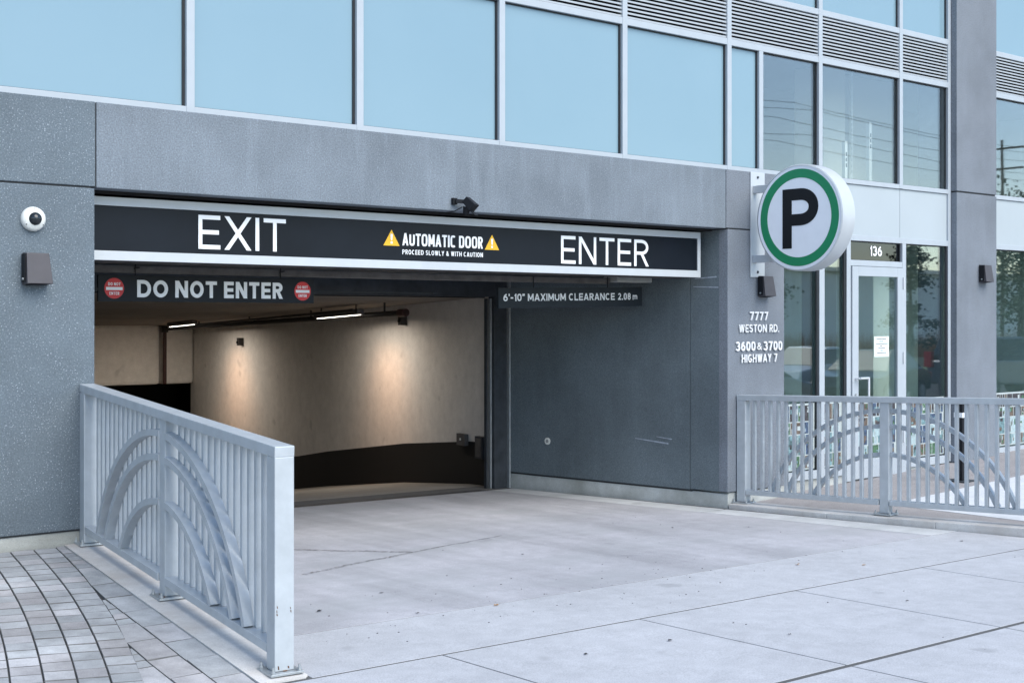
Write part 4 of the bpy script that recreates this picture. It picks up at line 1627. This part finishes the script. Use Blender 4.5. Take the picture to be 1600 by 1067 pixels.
railing(lrail, -1, lambda y: 1.288 + .0585 * y, lambda y: .2725 + .071 * y, 'left railing with three arches flaring out from the speckled pier', (-.05, -1.46, -2.90))
railing(rrail, 1, lambda y: .990 - .026 * y, lambda y: -.021 - .019 * y if y > -2 else .017 - .028 * (y + 2), 'right railing with three arches in front of the storefront', (-.05, -1.47, -2.92))

# ------------------------------------------------------------------ plaza bollard
BO = thing('bollard', 'slim black bollard with a white band on the plaza before the pillar', 'bollard', (12.42, -.74, .05))
MB().box(12.375, 12.465, -.785, -.695, .05, .86).build('post', M['black'], BO, bevel=.008)
MB().box(12.37, 12.47, -.79, -.69, .70, .75).build('white_band', M['white'], BO)
MB().box(12.30, 12.54, -.86, -.62, .048, .06).build('base_plate', M['steel_dark'], BO)

# ------------------------------------------------------------------ seen behind the upper glass
for x, z1, lb in ((12.16, 3.62, 'shorter white slotted upright behind the upper clear window'), (12.60, 3.86, 'taller white slotted upright behind the upper clear window')):
    t = thing('slotted_upright', lb, 'shelf upright', (x, .5, 3.1), 'slotted uprights behind the window')
    MB().box(x - .022, x + .022, .48, .52, 3.1, z1).build('post', M['white'], t)
    sl = MB()
    for k in range(3):
        sl.box(x - .008, x + .008, .476, .479, z1 - .16 - k * .06, z1 - .12 - k * .06)
    sl.build('slot', M['black'], t)
ch = MB()
for k in range(34):
    z = 3.3 + k * .032
    a = .007
    if k % 2:
        ch.box(12.29 - a, 12.29 + a, .498, .502, z - .014, z + .014)
    else:
        ch.box(12.288, 12.292, .5 - a, .5 + a, z - .014, z + .014)
for dx in (-.07, 0, .07):
    ch.cyl((12.29, .5, 3.29), (12.29 + dx, .5, 3.15), .004, 6)
tag(ch.build('hanging_chain', M['white'], None), 'pale chain hanging between the slotted uprights behind the window', 'chain')

# ------------------------------------------------------------------ litter
rl = random.Random(5)


def litter(x, y, label, mat, s_=.03, name='fallen_leaf', cat='leaf'):
    s_ *= .62
    z = zg(x, y) + .005
    a = rl.uniform(0, 6.28)
    n_ = 9
    ring = []
    for i in range(n_):
        t = 2 * math.pi * i / n_
        r = s_ * (1 if i % 2 else .62) * (1.25 if i == 0 else 1)
        ring.append((x + r * math.cos(t + a), y + .6 * r * math.sin(t + a), z + rl.uniform(.0, .35) * s_))
    vs = [(x, y, z + .001)] + ring
    fs = [(0, i + 1, (i + 1) % n_ + 1) for i in range(n_)]
    o = MB().add(vs, fs).build(name, mat, None)
    m = o.modifiers.new('thickness', 'SOLIDIFY')
    m.thickness = .0012
    tag(o, label, cat, 'dry leaves lying on the driveway')
    return o


for x, y, lb, mt, s_ in ((7.60, -2.45, 'pale brown dry leaf right of centre near the driveway joint', M['leaf1'], .035),
                         (7.95, -2.75, 'small brown leaf beside the long joint at the right', M['leaf1'], .028),
                         (5.05, -2.25, 'curled brown leaf lying in the middle of the driveway', M['leaf1'], .035),
                         (4.15, -1.75, 'dark leaf on the apron just right of the left railing', M['leaf2'], .035),
                         (4.75, -1.50, 'dark leaf in the middle of the apron', M['leaf2'], .026),
                         (4.55, -2.15, 'small dark leaf near the front of the apron', M['leaf2'], .024),
                         (7.05, -3.7, 'dark leaf on the right sidewalk slab', M['leaf2'], .022),
                         (5.15, -3.55, 'dark leaf on the middle sidewalk slab', M['leaf2'], .026),
                         (5.75, -3.85, 'small dark leaf close to the bottom edge', M['leaf2'], .020),
                         (4.6, -3.5, 'dark leaf at the bottom left of the sidewalk', M['leaf2'], .024),
                         (9.5, -2.55, 'dark leaf beside the right curb', M['leaf2'], .03),
                         (8.3, -.6, 'tiny dark leaf far up the apron near the entry', M['leaf2'], .022),
                         (6.4, -.9, 'tiny dark leaf at the centre of the apron', M['leaf2'], .022)):
    litter(x, y, lb, mt, s_)
grit = MB()
for _ in range(130):
    x, y = rl.uniform(3.7, 10.5), rl.uniform(-5, 0.5)
    if rl.random() < .6:
        x, y = rl.gauss(5.4, 1.3), rl.gauss(-2.25, .35)
    if y > -3 and (x < lrail(y) + .12 or x > rrail(y) - .2):
        continue
    s_ = rl.uniform(.0012, .0036)
    grit.box(x - s_, x + s_ * 1.4, y - s_ * .7, y + s_ * .7, zg(x, y) + .0005, zg(x, y) + .0005 + s_ * .8)
stuff(tag(grit.build('grit', M['leaf2'], None), 'scattered dark grit on the driveway concrete', 'grit'))
# ------------------------------------------------------------------ the street side, seen mirrored in the storefront glass
struct(MB().prism([(8, -62), (160, -62), (160, -19), (8, -19)], -.7, -.40).build('lawn', M['lawn']))


def tree(x, y, h, r, kind, label, n_leaf, seed):
    rr = random.Random(seed)
    t = thing('conifer_tree' if kind else 'leafy_tree', label, 'tree', (x, y, -.12))
    tk = MB()
    tk.cyl((x, y, -.15), (x, y, h * .5), .02 * h + .05, 9, .012 * h)
    tk.cyl((x, y, h * .5), (x + .1, y, h * .93), .012 * h, 8, .02)
    for k in range(7):
        a = rr.uniform(0, 6.28)
        z = h * rr.uniform(.3, .75)
        tk.cyl((x, y, z), (x + math.cos(a) * r * .7, y + math.sin(a) * r * .7, z + (0 if kind else r * .5)), .045, 6, .015)
    tk.build('trunk', M['bark'], t)
    cr = MB()
    clumps = []
    for k in range(26):
        if kind:
            f = rr.random()
            z = h * (.14 + .84 * f)
            R_ = r * (1.02 - f) * rr.uniform(.5, 1)
        else:
            z = h * rr.uniform(.32, .95)
            f = (z / h - .62) / .36
            R_ = r * math.sqrt(max(0, 1 - f * f)) * rr.uniform(.2, 1)
        a = rr.uniform(0, 6.28)
        clumps.append((x + R_ * math.cos(a), y + R_ * math.sin(a), z))
    for k in range(n_leaf):
        c = rr.choice(clumps)
        s0 = r * (.24 if kind else .30)
        p = Vector((c[0] + rr.gauss(0, s0), c[1] + rr.gauss(0, s0), c[2] + rr.gauss(0, s0 * (.45 if kind else .7))))
        u = Vector((rr.gauss(0, 1), rr.gauss(0, 1), rr.gauss(0, 1))).normalized()
        v = u.orthogonal().normalized()
        s_ = rr.uniform(.04, .09)
        cr.add([p - u * s_, p + v * s_ * .6, p + u * s_, p - v * s_ * .6], [(0, 1, 2, 3)])
    cr.build('crown', M['conifer'] if kind else M['leafy'], t)


tree(38.5, -23.5, 4.3, 1.1, 0, 'small rounded leafy tree in front of the pale building across the lot', 2600, 1)
tree(46, -22, 5.4, 1.1, 1, 'narrow dark conifer across the lot beside the rounded tree', 3200, 2)
tree(44.5, -16.5, 5.8, 2.4, 0, 'large spreading leafy tree across the parking lot', 9000, 3)
tree(54, -17.5, 7.6, 2.0, 1, 'large dark conifer behind the spreading tree', 4200, 4)
tree(66, -24, 5.2, 1.2, 1, 'distant conifer near the utility pole', 2600, 5)
hg = MB()
rr = random.Random(9)
for _ in range(5200):
    f = rr.random()
    x = 33 + 38 * f
    y = -26 + 10 * f * .9 + rr.gauss(0, .5)
    h = rr.uniform(.6, 1.35)
    a = rr.uniform(-.25, .25)
    hg.add([(x - .04, y, -.12), (x + .04, y, -.12), (x + a, y + rr.uniform(-.2, .2), h)], [(0, 1, 2)])
stuff(tag(hg.build('ornamental_grass', M['hedge'], None), 'band of rust coloured ornamental grasses across the lot', 'grass'))
sw = thing('stone_wall', 'low wall of pale stone blocks edging the far lawn', 'wall', (50, -20, -.1))
for k in range(38):
    f = k / 38.
    x, y = 33 + 38 * f, -25.2 + 9 * f
    MB().slab((x, y), (x + .93, y + .22), .4, -.15, .22 + rr.uniform(-.03, .03)).build('block', M['block'], sw, bevel=.02)
pb_ = thing('pale_building', 'pale low building with a blue banner across the street', 'building', (80, -60, 0))
MB().box(62, 150, -64, -52, -.6, 5.2).build('wall', M['wallb'], pb_)
MB().box(69.5, 70.8, -51.95, -51.8, .5, 4.9).build('banner', M['blue'], pb_)
MB().box(61.5, 150.5, -64.5, -51.5, 5.21, 5.5).build('roof', M['car_silver'], pb_)
for k in range(0):
    MB().box(73 + k * 3, 74.8 + k * 3, -51.97, -51.9, 1, 3).build('window', M['car_glass'], pb_)


def car(x, y, rz, mat, label, kind='sedan', name='parked_car'):
    t = thing(name, label, 'car', (x, y, -.60))
    Rm = Matrix.Translation((x, y, -.60)) @ Matrix.Rotation(rz, 4, 'Z')
    if kind == 'sedan':
        body = [(-2.3, .35), (-2.32, .80), (-1.6, .98), (1.0, .98), (2.1, .82), (2.28, .55), (2.2, .3)]
        cab = [(-1.75, .96), (-1.0, 1.42), (.35, 1.44), (1.2, .96)]
    else:
        body = [(-2.2, .4), (-2.25, 1.05), (-2.1, 1.12), (.9, 1.10), (2.1, .98), (2.25, .6), (2.2, .35)]
        cab = [(-2.15, 1.10), (-1.95, 1.72), (.2, 1.75), (1.05, 1.08)]

    def ext(prof, w0, w1, z_lo, z_hi):
        b = MB()
        n_ = len(prof)
        vs = []
        for sgn in (-1, 1):
            for (px_, pz_) in prof:
                f = (pz_ - z_lo) / max(z_hi - z_lo, .01)
                vs.append(Rm @ Vector((px_, sgn * (w0 + (w1 - w0) * f), pz_)))
        fs = [tuple(range(n_)), tuple(range(n_, 2 * n_))[::-1]]
        for i in range(n_):
            j = (i + 1) % n_
            fs.append((i, j, n_ + j, n_ + i))
        return b.add(vs, fs)
    zt_ = max(p[1] for p in cab)
    fixn(ext(body, .88, .86, .3, 1.0).build('body', mat, t, bevel=.05))
    fixn(ext(cab, .80, .62, cab[0][1], zt_).build('windows', M['car_glass'], t, bevel=.02))
    rf_ = [(cab[1][0] + .02, zt_ - .03), (cab[1][0] + .1, zt_ + .03), (cab[2][0] - .1, zt_ + .035), (cab[2][0] + .02, zt_ - .03)]
    fixn(ext(rf_, .66, .63, zt_ - .03, zt_ + .04).build('roof', mat, t))
    for px_ in (-1.4, 1.4):
        for sgn in (-1, 1):
            a = Rm @ Vector((px_, sgn * .68, .33))
            b = Rm @ Vector((px_, sgn * .90, .33))
            w_ = MB().cyl(a, b, .33, 20).build('wheel', M['tyre'], t)
            c_ = Rm @ Vector((px_, sgn * .915, .33))
            hb_ = MB().cyl(b, c_, .20, 14).build('rim', M['car_silver'], None)
            hb_.parent = w_
            hb_.matrix_parent_inverse = Matrix()
    for sgn in (-1, 1):
        z = .78 if kind == 'sedan' else 1.0
        p = [Rm @ Vector((-2.36, sgn * q, zz)) for q in (.55, .85) for zz in (z - .12, z + (.05 if kind == 'sedan' else .35))]
        p2 = [Rm @ Vector((-2.25, sgn * q, zz)) for q in (.55, .85) for zz in (z - .12, z + (.05 if kind == 'sedan' else .35))]
        m_ = MB().add([p[0], p[2], p[3], p[1], p2[0], p2[2], p2[3], p2[1]], [(0, 1, 2, 3), (7, 6, 5, 4), (0, 4, 5, 1), (1, 5, 6, 2), (2, 6, 7, 3), (3, 7, 4, 0)])
        fixn(m_.build('tail_lamp', M['tail'], t))


car(23.6, -12.4, math.radians(195), M['car_grey'], 'grey parked car mirrored at the left of the storefront')
car(33.2, -16.9, math.radians(172), M['car_white'], 'white parked sedan mirrored beside the door')
car(31.0, -13.2, math.radians(165), M['car_dark'], 'dark parked sedan mirrored in the door glass')
car(37.6, -13.2, math.radians(12), M['car_grey'], 'grey parked sport utility car mirrored right of the pillar', 'suv')


# utility poles and wires
for x, y, h, lb in ((68.2, -31, 11.5, 'nearer wooden utility pole across the street'), (104, -30, 12.5, 'farther wooden utility pole across the street')):
    t = thing('utility_pole', lb, 'utility pole', (x, y, -.2), 'utility poles across the street')
    MB().cyl((x, y, -.3), (x, y, h), .11, 10, .08).build('pole', M['wood'], t)
    for z in (h - .5, h - 1.6):
        MB().bar((x - .1, y - 1.3, z), (x - .1, y + 1.3, z), .1, .1).build('crossarm', M['wood'], t)
for k, (dy, z) in enumerate(((-1.2, 11.1), (0, 11.6), (1.2, 11.1), (-1.1, 10.0), (1.1, 10.0), (0, 8.2))):
    pts = []
    for i in range(25):
        x = -10 + 130 * i / 24
        f = ((x + 10) % 30) / 30
        pts.append((x, -30.5 + dy, z - 2.2 * f * (1 - f)))
    tag(MB().path(pts, .011, 5).build('power_line', M['black'], None),
        ['lowest-left overhead line across the street', 'topmost overhead line across the street', 'upper right overhead line across the street',
         'second tier left overhead line across the street', 'second tier right overhead line across the street',
         'thick low cable below the crossarms across the street'][k], 'power line', 'overhead lines across the street')
